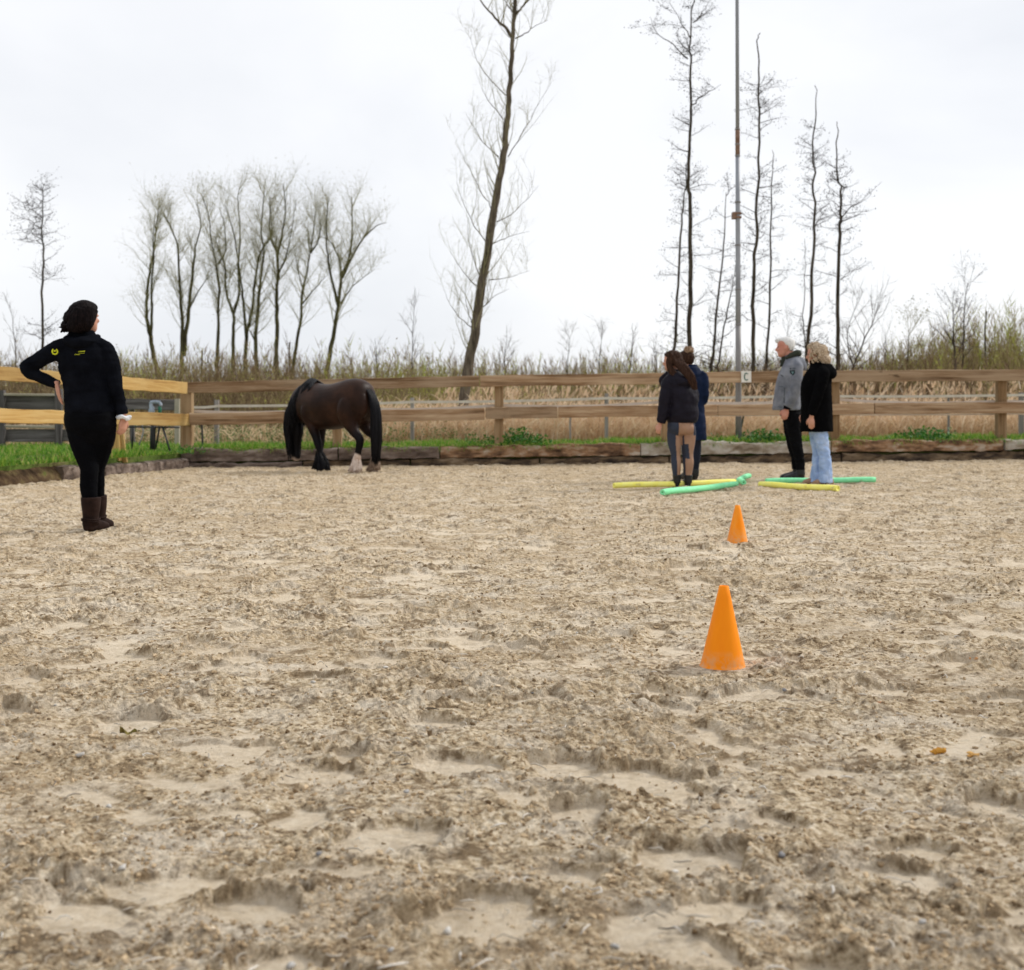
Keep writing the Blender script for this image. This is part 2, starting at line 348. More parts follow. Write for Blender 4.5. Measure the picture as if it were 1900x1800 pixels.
M['cone'] = mottled('orange plastic', [(.3, (.93, .255, .0)), (.7, (.98, .295, .0))], 5, .5, .18, (4, 4, .6), .1, .003, 9)
M['cone_dirty'] = mottled('dusty orange plastic', [(.35, (.94, .26, .0)), (.6, (.94, .31, .02)), (.75, (.66, .42, .22))], 9, .55, .18, (2, 2, 1), .1, .003, 9)

def dusty(m, z0, z1):
    nt = m.node_tree; p = nt.nodes['Principled BSDF']; old = p.inputs['Base Color'].links[0].from_socket
    tcn = nt.nodes.new('ShaderNodeTexCoord'); sp = nt.nodes.new('ShaderNodeSeparateXYZ'); nt.links.new(tcn.outputs['Object'], sp.inputs[0])
    mr = nt.nodes.new('ShaderNodeMapRange'); mr.inputs['From Min'].default_value = z1; mr.inputs['From Max'].default_value = z0; nt.links.new(sp.outputs['Z'], mr.inputs[0])
    mu = nt.nodes.new('ShaderNodeMath'); mu.operation = 'MULTIPLY'; nt.links.new(mr.outputs[0], mu.inputs[0]); nt.links.new(ramp(nt, tex(nt, 28, 5, rough=.7), [(.42, (0, 0, 0)), (.66, (.75, .75, .75))]), mu.inputs[1])
    nt.links.new(mixc(nt, mu.outputs[0], old, (.56, .42, .26)), p.inputs['Base Color'])
dusty(M['cone'], 0, .07); dusty(M['cone_dirty'], 0, .12)
# ------------------------------------------------------------------ arena sand: one sheet, finest near the camera
PATCH = []
for (px_, py_, w_, h_) in [(910, 1682, 300, 85), (1335, 1668, 190, 75), (1300, 1752, 210, 60), (1190, 1440, 300, 62), (1075, 1500, 130, 42), (470, 1660, 190, 60), (1050, 1600, 160, 40), (845, 1408, 200, 34), (20, 1312, 90, 26),
                           (450, 1216, 110, 20), (1250, 1272, 150, 22), (1865, 1480, 130, 60), (1640, 1268, 130, 24), (640, 1392, 130, 30), (250, 1325, 170, 26), (1860, 1290, 120, 22), (960, 1195, 110, 14), (1700, 1560, 150, 40)]:
    g_ = G(px_, py_); s_ = g_.y/FPX; PATCH.append((g_.x, g_.y, w_*s_/2, (G(px_, py_-h_/2).y-G(px_, py_+h_/2).y)/2, rng.uniform(-.5, .5)))
STANDS = [(G(1341, 1229).x, G(1341, 1229).y, .085)]
_pr = np.random.default_rng(5)
def sand_parts(x, y):
    """height of the trodden sand and how smooth (pressed, dry) it is"""
    wx = x + .10*perlin(x/.5, y/.5+7); wy = y + .10*perlin(x/.5+31, y/.5)
    big = -.022 + .016*perlin(x/1.3, y/1.3) + .013*perlin(wx/.42+5, wy/.42) + .007*perlin(wx/.19, wy/.19+3)
    zone = fbm(x/1.6+40, y/1.6, 2)
    s = fbm(wx/.34+3, wy/.26+11, 3, .55)*1.2 + .28*zone
    smooth = sstep(.15, .36, s)
    # hoof and boot prints: pressed flat floors with a pushed-up rim
    cs = .46; xi = np.floor(x/cs).astype(np.int64); yi = np.floor(y/cs).astype(np.int64)
    dep = np.zeros_like(x); rim = np.zeros_like(x); flat = np.zeros_like(x)
    for a in (-1, 0, 1):
        for b in (-1, 0, 1):
            h = _h(xi+a+300, yi+b+77); on = _rnd[1][(h*5+9) & 1023] < .42
            cx = (xi+a+_rnd[0][h])*cs; cy = (yi+b+_rnd[1][h])*cs; an = _rnd[2][h]*6.283
            dx = x-cx; dy = y-cy; ca, sa = np.cos(an), np.sin(an)
            ra = .075+.075*_rnd[0][(h*3+1) & 1023]; rb = ra*(.55+.4*_rnd[2][(h*11+5) & 1023])
            q = np.sqrt(((dx*ca+dy*sa)/ra)**2+((-dx*sa+dy*ca)/rb)**2) + .22*perlin(x/.06, y/.06)
            f = np.where(on, 1-sstep(.80, 1.02, q), 0); r_ = np.where(on, sstep(.86, 1.05, q)*(1-sstep(1.1, 1.55, q)), 0)
            flat = np.maximum(flat, f); rim = np.maximum(rim, r_)
    for (cx, cy, ra, rb, an) in PATCH:                              # larger pressed patches
        dx = x-cx; dy = y-cy; near = (np.abs(dx) < .6) & (np.abs(dy) < .6)
        if not near.any(): continue
        dx = dx[near]; dy = dy[near]; ca, sa = math.cos(an), math.sin(an)
        q = np.sqrt(((dx*ca+dy*sa)/ra)**2+((-dx*sa+dy*ca)/rb)**2) + .42*perlin(x[near]/.09, y[near]/.09) + .16*perlin(x[near]/.025, y[near]/.025)
        flat[near] = np.maximum(flat[near], 1-sstep(.80, 1.0, q)); rim[near] = np.maximum(rim[near], sstep(.9, 1.05, q)*(1-sstep(1.1, 1.5, q)))
    lev = np.maximum(smooth*(1-rim), flat); smooth = sstep(.55, .98, lev)
    crumb = 1-sstep(.12, .95, lev)
    c1 = lumps(wx/.085, wy/.085, .7); c2 = lumps(wx/.042+9, wy/.042, .72); c3 = lumps(x/.021+3, y/.021, .75)
    b0 = np.abs(perlin(wx/.135+3, wy/.135+40)); c0 = lumps(wx/.12+60, wy/.12, .22)*(.75+.5*perlin(x/.03+2, y/.03))
    b1 = np.abs(perlin(wx/.070+13, wy/.070)); b2 = np.abs(perlin(wx/.034, wy/.034+21)); b3 = np.abs(perlin(x/.017+7, y/.017))
    amp = .40+1.0*sstep(-.35, .45, perlin(x/.55+9, y/.55)+.5*perlin(wx/.2, wy/.2))
    h = big - .004*lev - .0065*flat + .0055*rim
    h = h + crumb*amp*.78*(.024*b0 + .020*c0 + .012*b1 + .0088*b2 + .0045*b3 + .0055*c2*(.5+c1) + .0030*c3) + .0016*perlin(x/.03, y/.03)*(1+crumb)
    h = h + crumb*.0022*perlin(x/.012, y/.012)
    pit = sstep(.55, .8, lumps(x/.11+50, y/.11, .16)*perlin(x/.05, y/.05+5)*2.2)*crumb
    h = h - .010*pit
    for (cx, cy, R) in STANDS:                                      # sand trodden level where the near cone stands
        m_ = 1-sstep(R, R+.05, np.hypot(x-cx, y-cy)); h = h*(1-m_)-.012*m_
    return h, smooth, zone
def sand_h(x, y):
    h, s, z = sand_parts(np.atleast_1d(np.asarray(x, float)), np.atleast_1d(np.asarray(y, float)))
    return float(h[0])
_dense = np.linspace(-.445, .445, 700)
_mid = np.linspace(.445, 1.2, 60)[1:]; _wide = np.linspace(1.2, math.pi, 24)[1:]
ANG = np.concatenate([-_wide[::-1][1:], -_mid[::-1], _dense, _mid, _wide])
# rows: even steps on the picture plane near, never coarser than 5 cm far off
rows = [.25, .5, .8, 1.1, 1.35, 1.55, 1.7]; r_ = 1.8
while r_ < 24.5:
    rows.append(r_); r_ += min(.045, r_*r_/1138/1.35) if r_ > 2 else .02
rows += [25.5, 27, 30]
RAD = np.array(rows)
rr, aa = np.meshgrid(RAD, ANG, indexing='ij')
SX = rr*np.sin(aa); SY = rr*np.cos(aa)
hh, ss, zz = sand_parts(SX.ravel(), SY.ravel())
nr, na = rr.shape
V = np.stack([SX.ravel(), SY.ravel(), hh], 1)
i = np.arange(nr-1)[:, None]*na; j = np.arange(na)[None, :]; j2 = (j+1) % na
F = np.stack([i+j, i+j2, i+na+j2, i+na+j], -1).reshape(-1, 4)[:, ::-1]
mb = MB(); mb.add(V, [F, np.stack([np.full(na, nr*na), np.arange(na), (np.arange(na)+1) % na], -1)], 0, ss)
mb.V.append(np.array([[0, 0, 0.]])); mb.T.append(np.array([.3])); mb.n += 1
sand_me = mb.mesh('sand', smooth=False)
za = sand_me.attributes.new('zone', 'FLOAT', 'POINT'); za.data.foreach_set('value', np.concatenate([zz, [0]]).astype(np.float32))
m, nt, p = new_mat('arena sand', .95, .12)
sm = attr(nt, 'tint'); zn = attr(nt, 'zone')
f1 = tex(nt, 46, 6, rough=.66); f2 = tex(nt, 5, 4); f3 = tex(nt, 260, 3, rough=.7)
crumbc = ramp(nt, f1, [(.33, (.085, .052, .025)), (.445, (.42, .315, .195)), (.54, (.66, .535, .365)), (.66, (.83, .73, .575))])  # darkest stop paints crevice shade among the damp brown crumbs
paleC = ramp(nt, f1, [(.3, (.58, .465, .32)), (.5, (.71, .595, .44)), (.72, (.79, .69, .55))])
c = mixc(nt, sm, crumbc, paleC)
greyf = ramp(nt, f2, [(.46, (0, 0, 0)), (.66, (.6, .6, .6))])
c = mixc(nt, greyf, c, (.74, .66, .545))
f4 = tex(nt, 17, 7, rough=.74, dist=.5); c = mixc(nt, ramp(nt, f4, [(.35, (.9, .9, .9)), (.45, (0, 0, 0))]), c, (.13, .086, .046))  # dark flecks: crevice shade put into the colour, along with damp sand
f5 = tex(nt, 7.5, 8, rough=.72, dist=.6); c = mixc(nt, ramp(nt, f5, [(.37, (.9, .9, .9)), (.475, (0, 0, 0))]), c, (.19, .130, .072))  # coarser flecks, painted shade between clods and damp clumps
f6 = tex(nt, .8, 4); c = mixc(nt, ramp(nt, f6, [(.45, (0, 0, 0)), (.64, (.40, .40, .40))]), c, (.44, .325, .195))
c = mixc(nt, ramp(nt, f3, [(.32, (.7, .7, .7)), (.43, (0, 0, 0))]), c, (.10, .066, .036))  # finest specks, tiny shaded gaps drawn as dark pigment
c = mixc(nt, ramp(nt, sm, [(.5, (0, 0, 0)), (1, (.62, .62, .62))]), c, paleC)
_tc = nt.nodes.new('ShaderNodeTexCoord'); _sp = nt.nodes.new('ShaderNodeSeparateXYZ'); nt.links.new(_tc.outputs['Object'], _sp.inputs[0])
_mr = nt.nodes.new('ShaderNodeMapRange'); _mr.inputs['From Min'].default_value = 8; _mr.inputs['From Max'].default_value = 21; _mr.inputs['To Max'].default_value = .38; nt.links.new(_sp.outputs['Y'], _mr.inputs[0])
c = mixc(nt, _mr.outputs[0], c, (.36, .265, .155))               # damper, browner riding track along the fence
nt.links.new(c, p.inputs['Base Color'])
bump(nt, p, tex(nt, 120, 7, rough=.75), 1.0, .010)
M['sand'] = m
tag(obj('sand', sand_me, m), 'trodden tan riding arena sand with hoof prints', None, None, 'structure')

# loose crumbs lying on the sand: twenty-sided chips, thickest close to the camera
def rock_shape(r, k):
    t = (1+5**.5)/2
    v = np.array([(-1,t,0),(1,t,0),(-1,-t,0),(1,-t,0),(0,-1,t),(0,1,t),(0,-1,-t),(0,1,-t),(t,0,-1),(t,0,1),(-t,0,-1),(-t,0,1)])/1.9
    f = np.array([(0,11,5),(0,5,1),(0,1,7),(0,7,10),(0,10,11),(1,5,9),(5,11,4),(11,10,2),(10,7,6),(7,1,8),(3,9,4),(3,4,2),(3,2,6),(3,6,8),(3,8,9),(4,9,5),(2,4,11),(6,2,10),(8,6,7),(9,8,1)])
    return v, f
n = 26000
u = rng.uniform(0, 1, n); Yc = 1/(1/1.9 - u*(1/1.9-1/13.0)); th = rng.uniform(-.43, .43, n)
X = Yc*np.tan(th)
hc, sc_, _ = sand_parts(X, Yc)
keep = (rng.uniform(0, 1, n) > sc_*.93) & (fbm(X/.25+70, Yc/.25, 2) > -.25); X, Yc, hc, sc_ = X[keep], Yc[keep], hc[keep], sc_[keep]; n = len(X)
size = np.minimum(.0021*np.exp(rng.normal(0, .45, n))*(.7+Yc*.22), .0075)
v0, f0 = rock_shape(1, 0)
k = len(v0)
sh = v0[None]*(1+.28*rng.standard_normal((n, k, 1)))
ax = rng.uniform(.6, 1.4, (n, 1, 3)); sh = sh*ax*size[:, None, None]
a = rng.uniform(0, 6.283, n); ca, sa = np.cos(a)[:, None], np.sin(a)[:, None]
vx = sh[..., 0]*ca-sh[..., 1]*sa; vy = sh[..., 0]*sa+sh[..., 1]*ca
VV = np.stack([vx+X[:, None], vy+Yc[:, None], sh[..., 2]*.8+hc[:, None]+size[:, None]*.35], -1)
mb = MB(); mb.add(VV.reshape(-1, 3), [(f0[None]+np.arange(n)[:, None, None]*k).reshape(-1, 3)], 0, np.repeat(np.clip(rng.normal(.42, .2, n), 0, 1), k))
M['crumb'] = tinted('sand crumbs', [(0, (.14, .092, .05)), (.4, (.38, .28, .17)), (.75, (.56, .43, .28)), (1, (.68, .58, .45))], .95, .1)
tag(obj('sand_crumbs', mb.mesh('crumbs'), M['crumb']), 'loose damp crumbs of sand lying over the arena', None, None, 'stuff')

# fibre scraps and pale straw mixed into the sand
n = 620
u = rng.uniform(0, 1, n); Yc = 1/(1/1.9 - u*(1/1.9-1/9.0)); X = Yc*np.tan(rng.uniform(-.42, .42, n))
hc, _, _ = sand_parts(X, Yc)
mb = MB()
for q in range(n):
    Lh = rng.uniform(.008, .028); an = rng.uniform(0, 6.28); bend_ = rng.normal(0, .5)
    pts = []
    for s in np.linspace(-1, 1, 4):
        pts.append((X[q]+Lh*s*math.cos(an+bend_*s), Yc[q]+Lh*s*math.sin(an+bend_*s), hc[q]+.006+.004*(1-s*s)+rng.normal(0, .0015)))
    tube(mb, pts, np.array([.5, 1, 1, .5])*rng.uniform(.0007, .0022), 4, 0, float(np.clip(rng.normal(.6, .3), 0, 1)))
M['fibre'] = tinted('fibre scraps', [(0, (.10, .085, .07)), (.3, (.34, .30, .25)), (.7, (.54, .48, .40)), (1, (.68, .64, .58))], .9, .15)
tag(obj('fibre_scraps', mb.mesh('fibres', True), M['fibre']), 'pale fibre and straw scraps mixed into the arena sand', None, None, 'stuff')
# ------------------------------------------------------------------ lines of the arena edge
def kerbY(X): return 21.15 + (X+5.33)*.068                    # front face of the back kerb
def backpt(px, py, off=0.0):                                   # a point of the back fence plane
    u = px-950.0; Y = 21.3
    for _ in range(8): Y = kerbY((u-ROLL*(py-763))*Y/FPX) + off
    return P(px, py, Y)
def leftY(px): return -9.97/((px-950.0)/FPX-.216)              # depth of the left fence line at a picture column
def leftpt(px, py, off=0.0): return P(px, py, leftY(px)+off)

# ground outside the arena: a raised bank behind the kerb, then level land to the horizon
inner = [(-8.6, 6.0), (-7.75, 10), (-7.0, 13.5), (-6.62, 15.3), (-6.35, 16.6), (-6.0, 18.3), (-5.75, 19.6), (-5.52, 20.9), (-5.42, 21.33)]
inner += [(x, kerbY(x)+.17) for x in np.linspace(-5.0, 16, 44)] + [(16.6, 18), (16.8, 8), (16.5, -6), (4, -8), (-8.9, -7), (-9.0, 0)]
inner = np.array(inner)
def bank_z(x, y):
    z = .27 + .055*np.clip((x+5.3)/14, 0, 1)
    return z
cen = np.array([3.0, 9.0]); mb = MB(); rings = []
for d in (0, .25, .6, 1.2, 2.2, 4, 7, 12, 25, 60, 200, 1000, 3000):
    dirv = inner-cen; ln = np.linalg.norm(dirv, axis=1, keepdims=True)
    q = inner + dirv/ln*d
    z = bank_z(q[:, 0], q[:, 1]) + (.03*fbm(q[:, 0]*.9, q[:, 1]*.9, 3) if 0 < d < 100 else 0) - (.02 if d == 0 else 0) - .12*sstep(1.5, 4, d)
    rings.append(np.column_stack([q, np.broadcast_to(z, (len(q),))]))
base_ring = rings[0].copy(); base_ring[:, 2] = -.4
rings = [base_ring] + rings; k = len(inner)
i = np.arange(len(rings)-1)[:, None]*k; j = np.arange(k)[None, :]; j2 = (j+1) % k
mb.add(np.concatenate(rings), [np.stack([i+j, i+j2, i+k+j2, i+k+j], -1).reshape(-1, 4)])
tag(obj('ground', mb.mesh('ground', True), M['meadow']), 'grassy bank and level land around the arena', None, None, 'structure')
def ground_z(x, y): return float(bank_z(x, y))

# ------------------------------------------------------------------ kerb of heavy sleepers along the back, logs along the left
kerb = thing('kerb', (0, 21.3, 0), 'heavy timber kerb of stacked sleepers along the arena edge', None); kerb['kind'] = 'structure'
def sleeper(px0, px1, yt0, yb0, yt1, yb1, mat, off, depth, seed, name='sleeper', rough=.016, pt=backpt):
    a0, a1 = pt(px0, yt0, off), pt(px0, yb0, off); b0, b1 = pt(px1, yt1, off), pt(px1, yb1, off)
    n_ = int(max(10, abs(px1-px0)/9)); r = np.random.default_rng(seed); prof = [(0, .04), (0, .3), (0, .62), (.0, .86), (.10, .97), (.3, 1.0), (.7, 1.0), (1, .95), (1, 0), (.06, 0)]
    d = Vector((b0.x-a0.x, b0.y-a0.y, 0)).normalized(); back = Vector((-d.y, d.x, 0))
    if back.y < 0: back = -back
    Vv = []
    wob = np.cumsum(r.normal(0, rough*.5, (n_+1, 2)), 0); wob -= np.linspace(0, 1, n_+1)[:, None]*wob[-1]
    for q in range(n_+1):
        t = q/n_; top = a0.lerp(b0, t); bot = a1.lerp(b1, t); hgt = top.z-bot.z
        for (pd, pz) in prof:
            pnt = Vector((top.x, top.y, bot.z+hgt*pz + (wob[q, 0] if pz > .5 else 0) + r.normal(0, rough*.35))) + back*(pd*depth + wob[q, 1]*.6 + r.normal(0, rough*.5))
            Vv.append(pnt)
    n8 = len(prof); ii = np.arange(n_)[:, None]*n8; jj = np.arange(n8)[None, :]; jj2 = (jj+1) % n8
    bm_ = MB(); bm_.add(np.array(Vv)-np.array(kerb.location), [np.stack([ii+jj, ii+n8+jj, ii+n8+jj2, ii+jj2], -1).reshape(-1, 4), np.arange(n8)[None, :], (n_*n8+np.arange(n8)[::-1])[None, :]])
    return obj(name, bm_.mesh('sleeper'), mat, kerb)
UP = [(336, 626, 834.5, 857, 831, 853, 'sleeper_grey'), (628.5, 815, 831, 853, 829, 850, 'sleeper_grey'), (817, 1188, 828, 850, 823.5, 845, 'sleeper_brown'),
      (1189.5, 1541, 823, 845, 817, 840, 'sleeper_pale'), (1543, 1862, 817.5, 839, 816, 836, 'sleeper_brown'),
      (1864.5, 2060, 815, 834, 813, 832, 'sleeper_pale'), (2062, 2360, 813, 832, 810, 830, 'sleeper_grey')]
for q, (x0, x1, t0, b0, t1, b1, mt) in enumerate(UP):
    s_ = sleeper(x0, x1, t0, b0, t1, b1, M[mt], 0, .17, 50+q)
    if mt == 'sleeper_pale': s_['label'] = 'pale weathered sleeper'
LOWS = [(350, 560, 859, 880, 857, 878, 'sleeper_grey', -.02), (563, 760, 855, 877, 853, 875, 'sleeper_dark', .03), (763, 1000, 853, 875, 850, 872, 'sleeper_dark', .03), (1003, 1240, 849, 871, 847, 869, 'sleeper_dark', .03),
        (1243, 1560, 845, 868, 842, 866, 'sleeper_dark', .03), (1563, 1900, 841, 865, 837, 862, 'sleeper_dark', .03), (1903, 2360, 837, 862, 832, 858, 'sleeper_dark', .03)]
for q, (x0, x1, t0, b0, t1, b1, mt, off) in enumerate(LOWS): sleeper(x0, x1, t0, b0, t1, b1, M[mt], off, .16, 80+q)
def leftlog(px, py, off=0.0): return P(px, py, leftY(px)-.35+off)
sleeper(196, 272, 864, 886, 858, 881, M['sleeper_grey'], 0, .22, 101, 'log', .016, leftlog)
sleeper(274, 350, 858, 881, 850, 872, M['sleeper_grey'], 0, .22, 102, 'log', .016, leftlog)
sleeper(118, 194, 868, 892, 864, 888, M['sleeper_grey'], 0.02, .22, 103, 'log', .016, leftlog)
# the raw earth bank that shows left of the logs
mb = MB(); n_ = 60; m_ = 9; Vb = []
for q in range(n_+1):
    px = -420 + (160+420)*q/n_; Yl = leftY(px)-.32
    for s in range(m_):
        t = s/(m_-1)
        x = (px-950)*Yl/FPX; y = Yl
        lean = .30*t**1.6
        z = -.06 + .36*t
        nn = .05*fbm(x*3+t*4, y*3+t*2, 4)+.02*perlin(x*14, t*9+y*10)
        Vb.append((x - (lean+nn)*1.0, y + (lean+nn)*.1, z + nn*.4))
i = np.arange(n_)[:, None]*m_; j = np.arange(m_-1)[None, :]
mb.add(Vb, [np.stack([i+j, i+m_+j, i+m_+j+1, i+j+1], -1).reshape(-1, 4)])
tag(obj('earth_bank', mb.mesh('bank', True), M['earth']), 'raw brown earth bank with roots at the left arena edge', None, None, 'structure')

# ------------------------------------------------------------------ the arena fence (back side)
fence = thing('arena_fence', backpt(925, 822, .3), 'brown two rail timber fence behind the horse and the four standing people', 'fence')
def rails(root, segs, mat, pt, off, t=.055, seed=0):
    for q, (x0, x1, a0, b0, a1, b1) in enumerate(segs):
        A = pt(x0, (a0+b0)/2, off); B = pt(x1, (a1+b1)/2, off)
        h = (abs(pt(x0, a0, off).z-pt(x0, b0, off).z)+abs(pt(x1, a1, off).z-pt(x1, b1, off).z))/2
        beam('rail', A, B, h, t, mat, root, seed+q, seg=16, rough=.006)
rails(fence, [(347, 889, 709.5, 729.5, 697, 717.5), (891, 1386, 697, 717.5, 689, 710), (1388, 1935, 689, 710, 685, 706.5), (1937, 2400, 685, 706.5, 681, 703)], M['rail'], backpt, .12, seed=1)
rails(fence, [(352, 899, 767, 789, 757, 779), (901, 1034, 756, 778, 754, 775), (1036, 1330, 754, 775, 751, 771.5), (1332, 1621, 751, 771.5, 748.5, 768.5), (1623, 2010, 748, 768, 745, 766), (2012, 2400, 745, 766, 741, 762)], M['rail'], backpt, .12, seed=20)
def post(root, name, px, ytop, ybot, wpx, mat, pt, off, seed, deep=1.0, dx=0):
    a = pt(px+dx, ytop, off); b = pt(px, ybot, off); b.z = min(b.z, .2)
    wd = wpx*a.y/FPX
    return beam(name, b, a, wd, wd*deep, mat, root, seed, seg=8, rough=.004)
for q, (px, yt) in enumerate([(626, 716), (926, 714), (1236, 709), (1548, 706), (1857, 704), (2170, 700)]):
    post(fence, 'post', px, yt, 840, 16.5, M['post'], backpt, .245, 40+q)
corner = post(fence, 'post', 347, 729, 846, 21, M['post'], backpt, .25, 60)
# ------------------------------------------------------------------ the arena fence (left side, newer yellow wood)
lf = thing('arena_fence', leftpt(215, 850, .2), 'yellowish newer two rail timber fence beside the woman with hand on hip', 'fence')
rails(lf, [(-420, -140, 641, 671, 667, 695), (-138, 118, 667, 695, 690, 715), (120, 345, 690, 715, 709, 731)], M['rail_yellow'], leftpt, -.12, seed=70)
rails(lf, [(-420, 118, 745, 779, 762, 787), (120, 352, 762, 787, 767, 791)], M['rail_yellow'], leftpt, -.12, seed=80)
a = leftpt(216, 700, .1); b = leftpt(216, 855, .1); beam('post', b, a, .13, .12, M['rail_yellow'], lf, 90)
a = leftpt(224, 795, -.05); b = leftpt(232, 858, -.05); beam('brace', b, a, .07, .05, M['rail_yellow'], lf, 91)
a = leftpt(-150, 660, .1); b = leftpt(-150, 900, .1); beam('post', b, a, .13, .12, M['rail_yellow'], lf, 92)
# white tape strung behind the posts, and the pasture tape fence farther back
def tape(name, pts, h, mat, root=None, sag=.03, sub=8):
    q = []
    for s in range(len(pts)-1):
        for t in np.linspace(0, 1, sub, endpoint=(s == len(pts)-2)):
            v = pts[s].lerp(pts[s+1], t); v = v.copy(); v.z -= sag*4*t*(1-t); q.append(v)
    q = np.array(q); k = len(q); mb = MB()
    prof = np.array([(-.0015, -h/2), (.0015, -h/2), (.0015, h/2), (-.0015, h/2)])
    V = np.concatenate([np.array([(p_[0], p_[1]+a_, p_[2]+b_) for a_, b_ in prof]) for p_ in q])
    if root: V = V-np.array(root.location)
    i = np.arange(k-1)[:, None]*4; j = np.arange(4)[None, :]; j2 = (j+1) % 4
    mb.add(V, [np.stack([i+j, i+4+j, i+4+j2, i+j2], -1).reshape(-1, 4)])
    return obj(name, mb.mesh(name), mat, root)
tape('tape', [backpt(x, y, .36) for x, y in ((355, 762.5), (626, 756.5), (926, 751.5), (1236, 745), (1548, 740.5), (1857, 744), (2170, 739))], .045, M['tape'], fence, .05)
tape('tape', [backpt(x, y, .36) for x, y in ((1236, 771), (1548, 769.5), (1857, 768.5), (2170, 763))], .03, M['tape'], fence, .005)
pf = thing('pasture_fence', P(1125, 806, 26.5), 'thin grey post and white tape fence along the reeds', 'fence')
for q, (px, yt, yb, wp) in enumerate([(402, 742, 822, 8), (765, 738, 816, 7), (1125, 730, 808, 6.5), (1058, 768, 806, 3.5), (1482, 728, 806, 6), (1760, 738, 802, 4), (1895, 728, 803, 8), (2080, 724, 802, 6)]):
    a = P(px, yt, 26.5); b = P(px, yb+14, 26.5); beam('post', b, a, wp*26.5/FPX, wp*26.5/FPX, M['post_grey'], pf, 200+q, seg=6)
tape('tape', [P(x, y, 26.42) for x, y in ((350, 755), (402, 753.5), (765, 746), (1125, 739), (1482, 734.5), (1895, 733), (2200, 730))], .05, M['tape'], pf, .02)

# ------------------------------------------------------------------ letter board C
sg = thing('letter_sign', backpt(1384.5, 699, .06), 'white square board with a dark green letter C on the top rail', 'sign')
mb = MB(); wS = 18.5*21.75/FPX; hS = 21*21.75/FPX; box(mb, -wS/2, wS/2, -.008, .008, -hS/2, hS/2)
obj('board', mb.mesh('board'), M['white_paint'], sg)
mb = MB(); pts = []
for t in np.linspace(math.radians(42), math.radians(318), 20):
    ex, ez = math.cos(t), math.sin(t)
    pts.append((.030*np.sign(ex)*abs(ex)**.8, -.0095, .058*np.sign(ez)*abs(ez)**.8))
tube(mb, pts, np.array([.0095]*20), 6)
obj('letter', mb.mesh('letter', True), M['sign_ink'], sg)

# ------------------------------------------------------------------ lamp post just behind the fence
YP = 22.35
def pp(px, py): return P(px, py, YP)
lp = thing('lamp_post', (pp(1371, 812).x, YP, .25), 'tall grey steel light pole rising out of the picture behind the fence', 'light pole')
s_ = YP/FPX; base = pp(1370.5, 830); top_ = pp(1366.2, -420)
def along(y):                                                   # axis point at picture row y
    t = (y-830)/(-420-830); return base.lerp(top_, t)
def seg(name, y0, y1, r0, r1, mat, n=14):
    mb = MB(); ys = np.linspace(y0, y1, 4); tube(mb, [along(y)-lp.location for y in ys], np.linspace(r0, r1, 4)*s_, n); return obj(name, mb.mesh(name, True), mat, lp)
seg('lower_shaft', 832, 604, 6.0, 5.0, M['steel_dark']); seg('shaft', 604, 290, 4.9, 4.0, M['steel']); seg('joint', 290, 238, 4.25, 4.25, M['rust']); seg('upper_shaft', 238, -420, 3.6, 2.6, M['steel'])
for y in (602, 537, 455, 375, 268, 289, 240): seg('band', y-1.4, y+1.4, 5.6 if y > 300 else 4.8, 5.6 if y > 300 else 4.8, M['steel_dark'])
mb = MB(); c_ = along(400)-lp.location; box(mb, c_.x-.10, c_.x-.035, -.06, .06, c_.z-.06, c_.z+.055); box(mb, c_.x-.05, c_.x+.055, -.055, .055, c_.z-.05, c_.z-.015); box(mb, c_.x-.05, c_.x+.055, -.055, .055, c_.z+.02, c_.z+.05)
obj('clamp', mb.mesh('clamp'), M['rust'], lp)
mb = MB(); t_ = along(-420)-lp.location
tube(mb, [t_+Vector((-.5, 0, -.1)), t_+Vector((.5, 0, -.1))], [.03, .03], 8); obj('crossarm', mb.mesh('crossarm'), M['steel'], lp)
for dx in (-.42, .42):
    mb = MB(); box(mb, t_.x+dx-.16, t_.x+dx+.16, -.28, -.06, t_.z-.26, t_.z-.02); obj('floodlight', mb.mesh('floodlight'), M['black_metal'], lp)
mb = MB(); tube(mb, [pp(1380, 752), pp(1380, 770), pp(1376, 790), pp(1371, 812), pp(1369, 822)], [.016]*5, 8)
mb.V = [v-np.array(pp(1369, 822)) for v in mb.V]
tag(obj('hose', mb.mesh('hose', True), M['hose'], None, pp(1369, 822)), 'dark green hose hanging behind the rail under the letter board', 'hose')

# ------------------------------------------------------------------ things behind the left fence
YG = 24.0
gf = thing('board_fence', P(60, 835, YG), 'old dark grey board fence on the grass left of the woman', 'fence')
def gbeam(name, x0, y0, x1, y1, hpx, mat, root, Y0, Y1, t=.05, seed=0): return beam(name, P(x0, y0, Y0), P(x1, y1, Y1), hpx*Y0/FPX, t, mat, root, seed, seg=8, rough=.006)
gbeam('board', -260, 744, 108, 747, 27, M['grey_wood'], gf, YG, YG, .05, 301)
gbeam('board', -260, 808, 108, 808, 24, M['grey_wood'], gf, YG, YG, .05, 302)
gbeam('board', 108, 808, 150, 808, 22, M['grey_wood'], gf, YG, YG, .05, 303)
gbeam('capping', -260, 729, 110, 733, 4.5, M['pale_wood'], gf, YG-.1, YG-.1, .10, 304)
gbeam('batten', -260, 791, 106, 792, 5, M['pale_wood'], gf, YG-.08, YG-.08, .04, 305)
for q, px in enumerate((-150, 3, 109)): gbeam('post', px, 850, px, 722 if px != 3 else 724, 12, M['grey_wood'], gf, YG-.1, YG-.1, .11, 310+q)
g2 = thing('board_rail', P(285, 830, 24.6), 'single grey board rail on posts between the woman and the corner post', 'fence')
